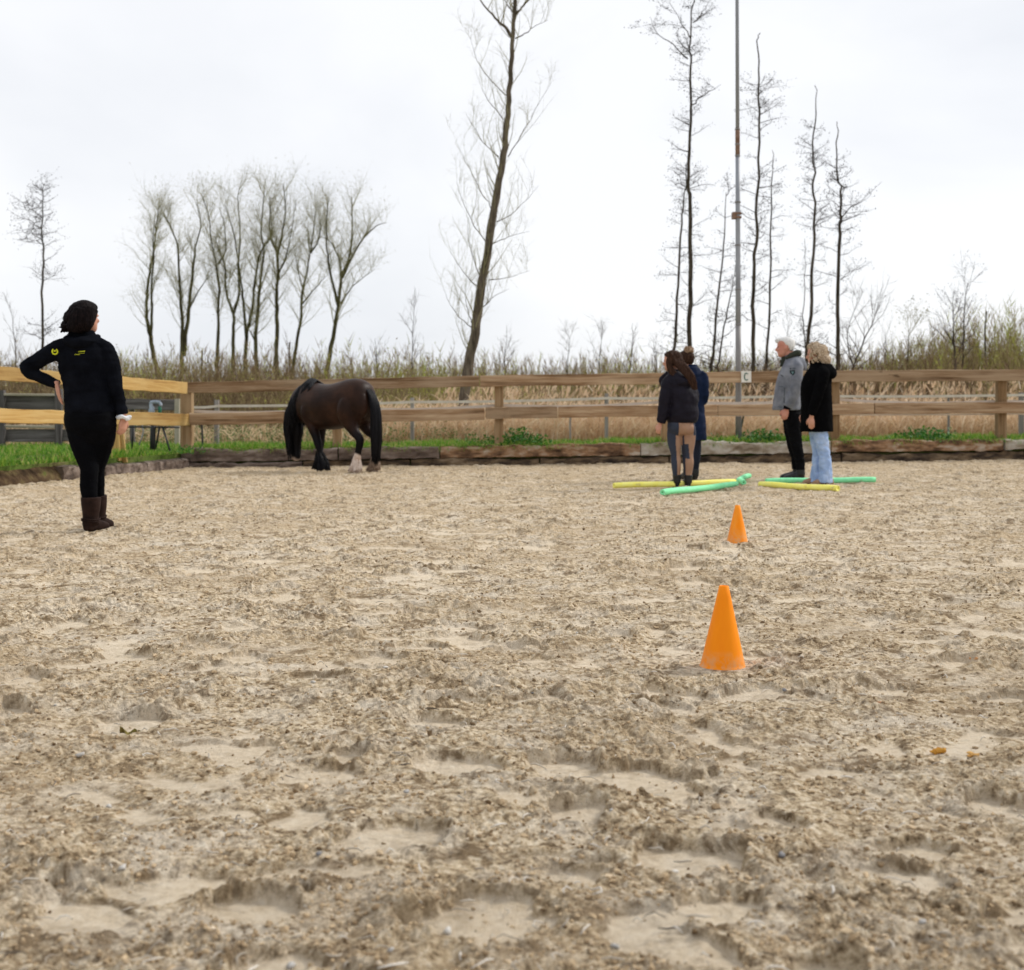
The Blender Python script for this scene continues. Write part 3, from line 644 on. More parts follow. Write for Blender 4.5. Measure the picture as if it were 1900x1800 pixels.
gbeam('board', 222, 750, 332, 751, 20, M['grey_wood'], g2, 24.6, 24.6, .05, 320); gbeam('post', 329, 845, 329, 740, 9, M['pale_wood'], g2, 24.5, 24.5, .08, 321); gbeam('post', 246, 845, 246, 745, 8, M['grey_wood'], g2, 24.75, 24.75, .08, 322)
YT = 20.6
pu = thing('water_pump', P(285, 836, YT), 'grey metal hand pump with a green tap on a black legged stand', 'pump')
def tb(name, pts, r, mat, n=10):
    mb = MB(); tube(mb, [P(x, y, YT+dz)-pu.location for x, y, dz in pts], np.asarray(r, float)*YT/FPX, n); return obj(name, mb.mesh(name, True), mat, pu)
tb('column', [(283, 834, 0), (283.5, 812, 0), (284, 795, 0), (284, 789, 0)], [5, 5.2, 5, 4.5], M['black_metal'])
tb('table_bar', [(236, 792, 0), (333, 793, 0)], [1.8, 1.8], M['black_metal'], 6)
tb('leg', [(302, 793, 0), (316, 838, -.1)], [2, 1.6], M['black_metal'], 6)
tb('leg', [(296, 793, .2), (288, 836, .4)], [2, 1.6], M['black_metal'], 6)
tb('leg', [(247, 793, .2), (245, 835, .3)], [1.6, 1.4], M['black_metal'], 6)
tb('pump_body', [(281.5, 789, 0), (281.5, 766, 0), (281, 763, 0), (282, 757, 0), (280, 752, 0), (281, 748, 0)], [4.5, 4.6, 6, 4.4, 3.2, 3], M['blue_steel'])
tb('spout', [(279, 750, 0), (281, 746.5, 0), (288, 745.5, 0), (296, 746.5, 0), (298.5, 751, 0), (298.5, 754, 0)], [3, 3.3, 3.3, 3.2, 3, 2.6], M['blue_steel'])
tb('tap', [(296, 754, 0), (296.5, 758, 0), (297, 766, 0), (296, 770, 0)], [2.6, 3.4, 2.8, 1.6], M['green_plastic'])
tb('drain_hose', [(264, 788, .1), (266, 800, .1), (263, 812, .1), (258, 826, .1)], [1.2]*4, M['steel'], 6)
mb = MB(); tube(mb, [P(374.5, 788, 21.9), P(376.5, 838, 21.9)], [.016, .016], 8); o_ = P(376, 832, 21.9); mb.V = [v-np.array(o_) for v in mb.V]
tag(obj('stake', mb.mesh('stake'), M['black_metal'], None, o_), 'thin black stake standing in the grass right of the corner post', 'stake')

# ------------------------------------------------------------------ grass, herbs, reeds
def scatter_bank(n, smin, smax, xr):
    x = rng.uniform(*xr, n); s = smin+(smax-smin)*rng.uniform(0, 1, n)**1.3
    return x, kerbY(x)+s
mb = MB()
x, y = scatter_bank(26000, .08, 1.6, (-5.3, 12)); dens = fbm(x*1.2, y*1.2, 3); kp = dens > -.22+.25*rng.standard_normal(len(x))*.5; x, y = x[kp], y[kp]
z = bank_z(x, y)-.02; n = len(x); hgt = rng.uniform(.05, .15, n)*(1+.6*np.clip(dens[kp], -.5, 1))
base = np.stack([x, y, z], 1); tip = base + np.stack([rng.normal(0, .4, n)*hgt, rng.normal(0, .4, n)*hgt, hgt], 1)
blades(mb, base, tip, .012, .25, 0, np.where(rng.uniform(0, 1, n) < .20, rng.uniform(.85, 1, n), np.clip(rng.normal(.45, .22, n)+.25*dens[kp], 0, .85)))
# overhanging dead and green fringe along the kerb edge
x = rng.uniform(-5.2, 12, 5200); kp = fbm(x*.9+5, x*0+2, 3) > -.12; x = x[kp]; n = len(x); y = kerbY(x)+rng.uniform(.04, .18, n); z = bank_z(x, y)+.015
base = np.stack([x, y, z], 1); tip = base+np.stack([rng.normal(0, .05, n), -rng.uniform(.05, .16, n), rng.uniform(-.10, .03, n)], 1); blades(mb, base, tip, .012, .5, 0, np.clip(rng.normal(.75, .3, n), 0, 1))
# left lawn
n = 40000; yl = rng.uniform(12.5, 25, n); xl = -5.37-4.6+.216*yl - rng.uniform(0.0, 1, n)**1.5*6.5+.27
kp = ((yl < 21.2) | (xl < -5.35)) & (fbm(xl*1.7+3, yl*1.7, 3) > -.30+.12*rng.standard_normal(len(xl))); xl, yl = xl[kp], yl[kp]; n = len(xl); dens = fbm(xl*.8, yl*.8, 3)
z = bank_z(xl, yl)-.03; hgt = rng.uniform(.05, .15, n)*(.75+1.0*np.clip(dens, -.6, 1)); base = np.stack([xl, yl, z], 1)
tip = base+np.stack([rng.normal(0, .4, n)*hgt, rng.normal(0, .4, n)*hgt, hgt], 1); blades(mb, base, tip, .014, .25, 0, np.where(rng.uniform(0, 1, n) < .16, rng.uniform(.85, 1, n), np.clip(rng.normal(.42, .22, n)+.25*dens, 0, .85)))
tag(obj('grass', mb.mesh('grass'), M['grass']), 'bright green spring grass along the bank behind the fence', None, None, 'stuff')

def herb(px, py, wpx, hpx, label, n=420, Y=None, seed=0, size=.055):
    c0 = backpt(px, py, .3) if Y is None else P(px, py, Y); c0.z = ground_z(c0.x, c0.y)-.02
    root = thing('leafy_plant', c0, label, 'plant'); s = c0.y/FPX; W = wpx*s/2; H = hpx*s
    nc = max(10, int(wpx/5)); r = np.random.default_rng(seed)
    cx = r.uniform(-1, 1, nc)*W*.85; cy = r.uniform(-.22, .3, nc); ch = H*(1-.55*(cx/W)**2)*r.uniform(.55, 1.05, nc)
    mb = MB(); A = np.stack([cx*.8, cy*.8, np.zeros(nc)], 1); spikes(mb, A, np.stack([cx, cy, ch], 1), .006)
    tag(obj('stems', mb.mesh('stems'), M['grass'], root), kind='stuff')
    mb = MB(); q = r.integers(0, nc, n); t = r.uniform(.15, 1.05, n); rad = .05+.09*(1-t*.6)
    pos = np.stack([cx[q]+r.normal(0, 1, n)*rad, cy[q]+r.normal(0, 1, n)*rad, ch[q]*t+r.normal(0, .015, n)], 1)
    leaves(mb, pos, r.uniform(.6, 1.3, n)*size, 0, np.clip(r.normal(.45, .22, n)+.25*(pos[:, 2]/max(H, .01)-.5), 0, 1), .9, .7)
    tag(obj('foliage', mb.mesh('foliage'), M['herb'], root), kind='stuff')
herb(967, 818, 78, 34, 'bushy dark green plant right of the post in the middle of the fence', 620, seed=1)
herb(1421, 812, 110, 27, 'low dark green plant clump under the rail left of the white haired man', 640, seed=2)
herb(1724, 810, 125, 27, 'wide dark green plant clump at the kerb in the right fence bay', 640, seed=3)
herb(880, 822, 90, 30, 'straggly pale plant at the foot of the leaning tree', 200, seed=4, size=.045)
herb(1335, 812, 34, 22, 'small green tuft beside the lamp post foot', 120, seed=5, size=.05)
herb(345, 862, 20, 15, 'small weed growing at the corner where kerb and logs meet', 90, Y=20.4, seed=6, size=.04)

def reeds_band(n, xr, yr, hr, lean, t0, t1):
    x = rng.uniform(*xr, n); y = rng.uniform(*yr, n); z = bank_z(x, y)-.18
    dn = fbm(x*.35+9, y*.35, 3); h = rng.uniform(*hr, n)*(1+.35*dn)
    b = np.stack([x, y, z], 1); t = b+np.stack([rng.normal(lean, .16, n)*h, rng.normal(0, .14, n)*h, h], 1)
    return b, t, np.clip(rng.normal(.5, .22, n)+.25*dn, t0, t1), h
mb = MB()
b, t, tn, h = reeds_band(10500, (-3.4, 15), (27.2, 32), (.55, 1.05), .12, 0, 1); spikes(mb, b, t, rng.uniform(.005, .010, len(b)), 0, tn)
q = np.repeat(np.arange(len(b)), 2); u = rng.uniform(.25, .8, len(q))[:, None]; o0 = b[q]*(1-u)+t[q]*u
dirs = np.stack([rng.normal(.1, .28, len(q)), rng.normal(0, .25, len(q)), rng.uniform(.1, .4, len(q))], 1); blades(mb, o0, o0+dirs, .022, .25, 0, np.clip(tn[q]+rng.normal(0, .12, len(q)), 0, 1))
b, t, tn, h = reeds_band(1500, (-2, 16), (31, 36), (1.0, 1.55), .10, 0, 1); spikes(mb, b, t, .010, 0, tn); blades(mb, t-np.array([0, 0, .12]), t+np.stack([rng.normal(.05, .03, len(t)), np.zeros(len(t)), rng.uniform(.0, .1, len(t))], 1), .05, .2, 0, tn*.7)
q = np.repeat(np.arange(len(b)), 2); u = rng.uniform(.2, .9, len(q))[:, None]; o0 = b[q]*(1-u)+t[q]*u
dirs = np.stack([rng.normal(.1, .3, len(q)), rng.normal(0, .2, len(q)), rng.uniform(.1, .45, len(q))], 1); blades(mb, o0, o0+dirs, .025, .3, 0, np.clip(tn[q]-.1+rng.normal(0, .15, len(q)), 0, 1))
b, t, tn, h = reeds_band(1600, (-14, -2.5), (25.5, 36), (.3, .8), .05, 0, .8); spikes(mb, b, t, .008, 0, tn*.8); q = np.repeat(np.arange(len(b)), 2); o0 = (b[q]+t[q])/2; blades(mb, o0, o0+np.stack([rng.normal(.05, .25, len(q)), rng.normal(0, .25, len(q)), rng.uniform(-.05, .25, len(q))], 1), .022, .3, 0, np.clip(tn[q]*.8+rng.normal(0, .1, len(q)), 0, 1))
tag(obj('reeds', mb.mesh('reeds'), M['reed']), 'dry straw coloured reeds standing behind the tape fence', None, None, 'stuff')
# brambles and low green growth left of the reeds
mb = MB(); n = 14000; x = rng.uniform(-9.5, -.5, n); y = rng.uniform(25.6, 30, n); dn = fbm(x*.7, y*.7+4, 3); kp = dn > -.1; x, y, dn = x[kp], y[kp], dn[kp]; n = len(x)
z = bank_z(x, y)-.1+rng.uniform(0, 1, n)**.8*(.35+.9*np.clip(dn, 0, .8)); leaves(mb, np.stack([x, y, z], 1), rng.uniform(.02, .045, n), 0, np.clip(rng.normal(.45, .25, n), 0, 1), .6)
tag(obj('undergrowth', mb.mesh('undergrowth'), M['herb']), 'green bramble undergrowth behind the fence left of the reeds', None, None, 'stuff')
# ------------------------------------------------------------------ scrub in the distance
def brush_mass(n, xr, yr, height, tn_shift=0, twigs=13, seed=0):
    """upright bare willow and birch stems with short side twigs; height(x) gives the top"""
    r = np.random.default_rng(seed); x = r.uniform(*xr, n); y = r.uniform(*yr, n)
    dn = fbm(x*.22+seed, y*.22, 3); h = height(x)*(1+.30*dn)*r.uniform(.55, 1.1, n); z = bank_z(x, y)-.15
    A = np.stack([x, y, z], 1); lean = np.stack([r.normal(0, .07, n)*h, r.normal(0, .07, n)*h, h], 1); B = A+lean
    tn = np.clip(.42+.45*fbm(x*.16+3+seed, y*.1, 2)+r.normal(0, .16, n)+tn_shift+.05, 0, .97)
    mb = MB(); spikes(mb, A, B, r.uniform(.45, 1.1, n)*yr[0]*.00050, 0, tn*.85)
    q = np.repeat(np.arange(n), twigs); u = r.uniform(.12, .97, len(q)); o0 = A[q]+lean[q]*u[:, None]
    ln = (.12+.22*(1-u))*h[q]*r.uniform(.5, 1.2, len(q)); az = r.uniform(0, 6.283, len(q))
    d = np.stack([np.cos(az)*.45, np.sin(az)*.45, r.uniform(.55, 1.1, len(q))], 1)*ln[:, None]
    spikes(mb, o0, o0+d, r.uniform(.7, 1.4, len(q))*yr[0]*.00024, 0, np.clip(tn[q]+r.normal(0, .1, len(q)), 0, 1))
    q2 = r.integers(0, len(q), n*5); pos = o0[q2]+d[q2]*r.uniform(.3, 1.05, (len(q2), 1)); kp = tn[q[q2]] > .40
    leaves(mb, pos[kp], r.uniform(.04, .08, kp.sum()), 0, np.clip(tn[q[q2]][kp]+r.normal(.14, .1, kp.sum()), 0, 1), .2)
    return mb
def prof(xs, hs): return lambda x: np.interp(x, xs, hs)
tag(obj('scrub', brush_mass(7500, (-24, 24), (38, 52), prof([-24, -14, -9, -4, 0, 3, 8, 12, 16, 24], [2.5, 2.6, 2.7, 2.5, 2.1, 2.2, 2.3, 2.5, 2.9, 3.0]), -.02, 12, 3).mesh('scrub'), M['brush']), 'brown and yellow green willow scrub beyond the reeds', None, None, 'stuff')
tag(obj('scrub', brush_mass(2300, (-13, 14), (31.5, 37), prof([-13, -8, -3, 2, 6, 14], [1.8, 1.9, 1.5, 1.4, 1.8, 2.1]), -.06, 11, 5).mesh('scrub'), M['brush']), 'low brown thicket close behind the tape fence', None, None, 'stuff')
tag(obj('woodland', brush_mass(5200, (-52, 52), (75, 100), prof([-52, -30, -20, -8, 4, 20, 34, 44, 52], [4.0, 4.4, 4.3, 4.2, 4.2, 4.2, 4.4, 4.7, 4.8]), .0, 13, 8).mesh('woodland'), M['brush']), 'far strip of bare brown woodland along the horizon', None, None, 'stuff')
mb = brush_mass(1300, (11.5, 20), (41, 47), prof([11.5, 13, 15, 17, 20], [1.7, 2.6, 3.4, 3.6, 3.6]), +.08, 16, 12)
tag(obj('thicket', mb.mesh('thicket'), M['brush']), 'dense taller brown thicket at the right edge of the land', None, None, 'stuff')

# ------------------------------------------------------------------ bare trees: measured trunk and limbs, grown side branches
def grow(Y, lines, wpx, mats, name, label, cat, group, side=14, slen=(.6, 1.8), up=.9, twig=5, tl=(.25, .7), start=.25, bud=0, seed=0, tr=.008, spread=1.0, knob=0, top_dense=1.0, jit=.010, end=1.0, lside=.8):
    r = np.random.default_rng(seed); s = Y/FPX
    tr0 = [P(x, y, Y) for x, y in lines[0]]; gz = ground_z(tr0[0].x, Y)-.25
    foot = Vector((tr0[0].x, Y, gz)); root = thing(name, foot, label, cat, group)
    wood_ = MB(); twg = MB(); curves = []
    for li, ln in enumerate(lines):
        pts = [P(x, y, Y)-foot for x, y in ln]
        if li == 0: pts = [Vector((0, 0, 0))]+pts
        w0 = wpx[li] if li < len(wpx) else wpx[-1]
        q = smooth_path(np.array(pts), 4); k = len(q); t = np.linspace(0, 1, k)
        q = q + r.normal(0, jit, q.shape)*np.array([1, 1, .3])*(t[:, None] > 0)
        if li: q[:, 1] += (t*r.normal(0, .5)*.35*abs(q[-1, 2]-q[0, 2]))
        rad = np.maximum(w0*s/2*(1-.86*t**.9), tr*.9); tube(wood_, q, rad, 9 if w0*s > .15 else 7, jitter=.05)
        curves.append((q, rad, li))
    dirs_done = []
    for q, rad, li in curves:
        k = len(q); L_ = np.linalg.norm(q[-1]-q[0]); nb = int(side*(1 if li == 0 else lside)*max(.5, L_/(6.0 if Y < 50 else 9.0)))
        st_ = start if li == 0 else .12
        u = st_+((end if li == 0 else 1)-st_)*r.uniform(0, 1, nb)**(1/top_dense); az = r.uniform(0, 6.283, nb)
        f = u*(k-1); i0 = np.minimum(f.astype(int), k-2); o0 = q[i0]+(q[i0+1]-q[i0])*(f-i0)[:, None]
        ln_ = r.uniform(*slen, nb)*(1.15-.55*u)
        for b_ in range(nb):
            d0 = np.array([math.cos(az[b_])*spread, math.sin(az[b_])*spread, up*r.uniform(.5, 1.2)]); d0 /= np.linalg.norm(d0)
            m = 5; pts = [o0[b_]]; dd = d0.copy()
            for _ in range(m-1):
                dd = dd+r.normal(0, .15, 3)+np.array([0, 0, .10*up]); dd /= np.linalg.norm(dd); pts.append(pts[-1]+dd*ln_[b_]/(m-1))
            pts = np.array(pts); rb = np.linspace(min(rad[i0[b_]]*.55, .008*ln_[b_]+tr), tr*.55, m); tube(twg, pts, rb, 4, 0, float(np.clip(r.normal(.4, .15), 0, 1)), cap=False)
            nt_ = int(twig*r.uniform(.6, 1.4)); tt = r.uniform(.25, 1, nt_)*(m-1); j0 = np.minimum(tt.astype(int), m-2)
            a_ = pts[j0]+(pts[j0+1]-pts[j0])*(tt-j0)[:, None]
            dt = dd[None]*.7+r.normal(0, .62, (nt_, 3))+np.array([0, 0, .3*up]); dt /= np.linalg.norm(dt, axis=1, keepdims=True)
            e_ = a_+dt*r.uniform(*tl, (nt_, 1)); spikes(twg, a_, e_, tr*.62, 0, np.clip(r.normal(.5, .2, nt_), 0, 1))
            a2 = (a_*.45+e_*.55); d2 = dt+r.normal(0, .6, dt.shape); e2 = a2+d2*r.uniform(*tl, (nt_, 1))*.55; spikes(twg, a2, e2, tr*.5, 0, np.clip(r.normal(.5, .2, nt_), 0, 1))
            dirs_done.append(np.concatenate([e_, e2, pts[-1:]]))
    o1 = obj('trunk', wood_.mesh('trunk', True), M[mats[0]], root)
    ends = np.concatenate(dirs_done)
    nm = [M[mats[1]]]
    if bud:
        kp = r.uniform(0, 1, len(ends)) < bud; e = np.repeat(ends[kp], 3, 0)+r.normal(0, .04, (kp.sum()*3, 3)); leaves(twg, e, r.uniform(.03, .07, len(e)), 1, np.clip(r.normal(.5, .25, len(e)), 0, 1)); nm.append(M['bud'])
    if knob:
        kp = r.uniform(0, 1, len(ends)) < knob; e = ends[kp]
        if len(e):
            e = np.repeat(e, 2, 0)+r.normal(0, .035, (len(e)*2, 3)); v0, f0 = rock_shape(1, 0); nn = len(e); k = len(v0)
            VV = v0[None]*r.uniform(.007, .012, (nn, 1, 1))*np.array([1, 1, 1.4])+e[:, None]; twg.add(VV.reshape(-1, 3), [(f0[None]+np.arange(nn)[:, None, None]*k).reshape(-1, 3)], 0, .2)
    obj('crown', twg.mesh('crown'), nm, root)
    return root
def cv(pts, ox, oy, sc): return [(ox+x/sc, oy+y/sc) for x, y in pts]
c6 = lambda *p_: cv(p_, 220, 320, 3.519); c7 = lambda *p_: cv(p_, 1180, 0, 2.646); c8 = lambda *p_: cv(p_, 780, 0, 2.37)
GA = 'row of tall budding trees far behind the horse and corner'
kwA = dict(side=34, slen=(1.0, 2.6), up=1.1, twig=13, tl=(.5, 1.2), start=.28, bud=.30, tr=.0064, spread=.75, top_dense=1.2, jit=.014)
TA = [
 ([c6((265,1345),(240,1250),(210,1070),(185,950),(185,800),(205,650),(235,480),(245,350),(265,215)), c6((210,1070),(230,900),(240,750),(270,560),(275,480),(300,310))], [11, 6], 'budding tree with a low fork, leftmost of the far row'),
 ([c6((415,1330),(412,1200),(415,950),(405,850),(395,650),(385,480),(345,370),(300,270)), c6((425,1200),(455,900),(470,720),(485,560),(490,480),(520,330),(490,180)), c6((465,885),(530,770),(620,650))], [10, 8, 4], 'twin stemmed budding tree second from the left end of the far row'),
 ([c6((640,1330),(650,1100),(650,900),(655,750),(640,600),(610,480),(590,300),(545,150)), c6((650,600),(690,500),(680,340),(640,220))], [8, 4], 'slim budding tree with a single straight stem, third of the far row'),
 ([c6((748,1340),(750,1100),(748,920),(705,800),(695,620),(660,520),(630,420)), c6((748,920),(785,800),(780,600),(790,400),(775,200),(780,95))], [9, 6], 'budding tree with a wide goblet shaped fork in the middle of the far row'),
 ([c6((825,1345),(835,1080),(870,900),(900,640),(940,500),(1000,400),(985,160)), c6((835,1080),(825,850),(815,700),(790,450),(740,250))], [9, 6], 'budding tree forking near its foot and crossing its right neighbour'),
 ([c6((905,1350),(895,1110),(910,900),(925,700),(950,520),(930,350),(955,100)), c6((895,1110),(862,1040),(830,1000))], [10, 4], 'dark stemmed budding tree just left of the row centre gap'),
 ([c6((1030,1340),(1035,1000),(1030,800),(1040,680),(1040,540),(1060,440),(1090,250),(1075,75)), c6((1040,530),(1000,450),(985,330),(1000,150)), c6((1035,690),(1090,560),(1130,380),(1160,180))], [10, 5, 4], 'tallest budding tree of the far row with a broom shaped top'),
 ([c6((1138,1340),(1160,1130),(1190,950),(1195,800),(1230,650),(1250,530),(1270,400),(1285,225)), c6((1200,860),(1270,770),(1370,660)), c6((1200,750),(1170,640),(1150,540)), c6((1255,525),(1310,450),(1330,330))], [8, 3.5, 3, 4], 'budding tree leaning right, second from the right end of the far row'),
 ([c6((1355,1345),(1400,1080),(1435,870),(1455,690),(1500,570),(1525,420),(1520,160)), c6((1435,870),(1390,680),(1370,500),(1370,350),(1390,190)), c6((1460,690),(1570,470),(1680,350),(1750,330)), c6((1450,860),(1530,740),(1670,630)), c6((1455,690),(1440,560),(1380,450),(1330,430))], [11, 6, 5, 3.5, 4], 'broad crowned budding tree, rightmost of the far row above the horse'),
]
for q, (ln, wp, lab) in enumerate(TA): grow(70, ln, wp, ('bark_green', 'twig_pale'), 'budding_tree', lab, 'tree', GA, seed=20+q, **kwA)
def snag(px, y0, y1, Y, wpx, label, lean=0):
    f = P(px, y0, Y); f.z = ground_z(f.x, Y)-.25; root = thing('dead_tree', f, label, 'tree', None)
    t_ = P(px+lean, y1, Y)-f; mb = MB(); q = np.array([t_*u for u in np.linspace(0, 1, 9)])+rng.normal(0, .02, (9, 3)); tube(mb, q, np.linspace(1, .55, 9)*wpx*Y/FPX/2, 8, jitter=.06); obj('trunk', mb.mesh('trunk', True), M['bark'], root)
    mb = MB(); A = q[rng.integers(3, 9, 6)]; spikes(mb, A, A+rng.normal(0, .3, (6, 3)), .014, 0, .3); tag(obj('branch_stubs', mb.mesh('stub'), M['twig'], root), kind='stuff')
snag(374, 700, 650, 66, 6, 'broken dead trunk standing among the far budding trees'); snag(538, 700, 635, 66, 5, 'thin dead stem right of the centre of the far row')
# the big leaning tree
LT = [c8((190,1790),(215,1600),(245,1420),(275,1230),(310,1000),(340,830),(365,680),(380,540),(390,400),(405,200),(415,0),(422,-200),(430,-480),(440,-760)),
      c8((403,160),(365,115),(330,80),(260,0),(180,-110)), c8((418,170),(460,150),(500,120),(560,90)), c8((422,60),(455,20),(490,-15),(560,-130)), c8((408,55),(385,25),(360,-10),(330,-80)),
      c8((380,420),(330,370),(270,300),(235,220),(215,150)), c8((385,690),(430,620),(470,550),(520,460),(575,375)), c8((365,525),(300,440),(270,380)), c8((345,690),(290,640),(240,570),(200,500)),
      c8((310,915),(270,850),(215,740),(165,640)), c8((285,1060),(225,970),(185,880),(155,790)), c8((335,975),(400,940),(470,870),(520,810)), c8((262,1220),(230,1130),(210,1040),(205,940)), c8((320,1070),(390,1040),(480,1015)),
      c8((250,1260),(190,1200),(130,1110)), c8((300,1232),(380,1222),(480,1190)), c8((225,1420),(200,1340),(195,1270)), c8((225,1440),(150,1370),(95,1260)), c8((275,1350),(330,1300),(390,1270))]
grow(29, LT, [22.5, 7.5, 3, 5, 3] + [2.0]*14, ('bark_poplar', 'twig_pale'), 'leaning_tree', 'tall leaning bare tree with a thick trunk in the middle behind the fence', 'tree', None, side=38, slen=(.4, 1.3), up=1.5, twig=8, tl=(.15, .45), start=.12, lside=.5, tr=.0030, spread=.75, seed=50, jit=.012)
# bare alders on the right
GB = 'bare alders behind the fence on the right'
kwB = dict(side=36, slen=(.28, .85), up=.30, twig=10, tl=(.07, .24), start=.06, tr=.0046, spread=1.0, lside=.35, knob=.28, jit=.018)
TB = [
 (33.5, [c7((180,1830),(190,1650),(205,1400),(225,1100),(240,950),(252,800))], [8.5], 'slanting alder whose top meets the taller trunk right of it'),
 (33, [c7((262,1830),(262,1700),(265,1400),(268,1000),(258,900),(265,700),(268,500),(270,300),(265,200),(280,0),(285,-200)), c7((255,290),(180,220),(100,165),(70,90)), c7((275,515),(330,470),(380,440),(420,415)), c7((268,190),(220,100),(160,0)), c7((280,110),(330,60),(370,-10)), c7((255,240),(225,230),(190,225))], [11, 3, 2.6, 2.6, 2.6, 2], 'tallest thick stemmed alder left of the light pole'),
 (34, [c7((375,1850),(380,1700),(410,1400),(435,1150),(443,945)), c7((443,960),(470,925),(490,915))], [8, 2], 'medium alder just left of the light pole with a broken top'),
 (34.5, [c7((405,1850),(410,1750),(440,1560),(470,1420),(487,1300))], [6], 'short slanting alder close against the light pole'),
 (33, [c7((575,1850),(575,1500),(580,1250),(595,1050),(600,700),(603,500),(605,300),(598,200),(610,160)), c7((603,470),(640,425)), c7((603,540),(632,495))], [9, 2, 2], 'very slender tall alder first to the right of the light pole'),
 (34, [c7((635,1850),(640,1780),(660,1400),(660,1150),(670,900),(673,735))], [7.5], 'thin alder second to the right of the light pole'),
 (34.5, [c7((835,1800),(828,1680),(820,1550),(828,1300),(830,1170))], [4], 'thin low alder stem behind the white haired man'),
 (33.2, [c7((835,1850),(845,1680),(865,1400),(878,1100),(870,900),(868,700),(885,560),(882,420)), c7((875,1110),(920,1070),(960,1060))], [9, 2], 'tall alder rising between the man and the curly haired woman'),
 (33, [c7((990,1850),(990,1530),(1000,1200),(1000,1080),(1008,940),(985,850),(988,700),(992,600)), c7((1005,1080),(1050,1020),(1100,990),(1210,890)), c7((1005,1375),(1040,1340),(1100,1320))], [9.5, 2.6, 2], 'alder with a kinked upper stem above the curly haired woman'),
]
for q, (Y, ln, wp, lab) in enumerate(TB): grow(Y, ln, wp, ('bark', 'twig_dark'), 'alder_tree', lab, 'tree', GB, seed=70+q, end=[.95, 1, .95, .95, .72, .9, .95, .82, .8][q], **kwB)
kwC = dict(side=26, slen=(.5, 1.5), up=1.1, twig=6, tl=(.2, .6), start=.2, tr=.0065, spread=.7)
grow(36, [[(1580, 700), (1600, 640), (1618, 600), (1630, 560)], [(1583, 690), (1570, 620), (1588, 560)]], [5, 3], ('bark', 'twig'), 'young_tree', 'pale bushy young tree right of the kinked alder', 'tree', None, seed=90, **kwC)
grow(40, [[(1683, 700), (1684, 660), (1686, 625), (1687, 612)]], [4], ('bark_green', 'twig_pale'), 'young_tree', 'small round topped willow with fresh yellow green leaves', 'tree', None, seed=91, bud=.8, **kwC)
grow(38, [[(1772, 700), (1770, 640), (1768, 600), (1769, 575)], [(1785, 700), (1787, 620), (1788, 570), (1792, 525)]], [6, 4], ('bark', 'twig_dark'), 'young_tree', 'dark twiggy two stemmed tree near the right edge', 'tree', None, seed=92, knob=.5, **kwC)
snag(1828, 700, 578, 40, 4.5, 'bare dead pole like stem sticking up near the right edge', 1)
grow(40, [cv([(358,1560),(355,1000),(365,700),(352,450),(358,200),(365,90)], 0, 320, 4.5), cv([(352,480),(300,440),(240,390)], 0, 320, 4.5), cv([(350,290),(280,300),(235,320),(180,240)], 0, 320, 4.5), cv([(355,380),(300,330),(230,300)], 0, 320, 4.5), cv([(350,600),(290,570),(235,580)], 0, 320, 4.5), cv([(350,570),(280,520),(200,505)], 0, 320, 4.5), cv([(370,900),(400,885),(460,860)], 0, 320, 4.5), cv([(345,1390),(300,1360),(250,1350)], 0, 320, 4.5)],
     [6.5] + [1.8]*7, ('bark', 'twig_dark'), 'alder_tree', 'lone thin tree standing behind the woman at the left edge', 'tree', None, side=22, slen=(.3, .85), up=.35, twig=5, tl=(.12, .35), start=.1, tr=.0075, spread=1.0, knob=.5, seed=95, jit=.015)
for q, (px, yt, Y, lab) in enumerate([(1052, 622, 44, 'bare young birch with fine twigs left of the middle reeds'), (1113, 605, 44, 'taller bare young birch in the middle of the scrub'), (765, 570, 42, 'faint thin sapling left of the leaning tree'), (1215, 640, 42, 'bare sapling behind the long haired girl'), (1168, 600, 46, 'thin bare sapling with upright twigs left of the girl'), (940, 630, 46, 'short bare sapling right of the leaning tree'), (28, 560, 46, 'pale bare sapling at the far left edge'), (1460, 600, 44, 'bare sapling showing above the man in grey'), (1645, 620, 46, 'bare sapling between the two young trees on the right'), (700, 628, 46, 'short bare sapling above the horse rump')]):
    grow(Y, [[(px, 705), (px+rng.normal(0, 3), (705+yt)/2), (px+rng.normal(0, 4), yt)]], [3.2], ('bark', 'twig'), 'sapling', lab, 'tree', 'young saplings in the scrub', side=24, slen=(.35, 1.1), up=1.2, twig=5, tl=(.2, .5), start=.15, tr=.0065, spread=.6, seed=110+q)
# ------------------------------------------------------------------ figures
from mathutils.bvhtree import BVHTree
def skin_over(mb, name, voxel=.006, it=4, ratio=.5, fac=.5):
    """merge overlapping closed shapes of mb into one continuous surface"""
    me = mb.mesh(name+'_raw', True, False); o = bpy.data.objects.new('tmp', me); C.objects.link(o)
    r = o.modifiers.new('r', 'REMESH'); r.mode = 'VOXEL'; r.voxel_size = voxel; r.use_smooth_shade = True
    s = o.modifiers.new('s', 'SMOOTH'); s.iterations = it; s.factor = fac
    if ratio < 1: d = o.modifiers.new('d', 'DECIMATE'); d.ratio = ratio
    dg = bpy.context.evaluated_depsgraph_get(); dg.update()
    new = bpy.data.meshes.new_from_object(o.evaluated_get(dg)); bpy.data.objects.remove(o); bpy.data.meshes.remove(me)
    new.name = name; new.polygons.foreach_set('use_smooth', np.ones(len(new.polygons), bool)); new.update(); return new
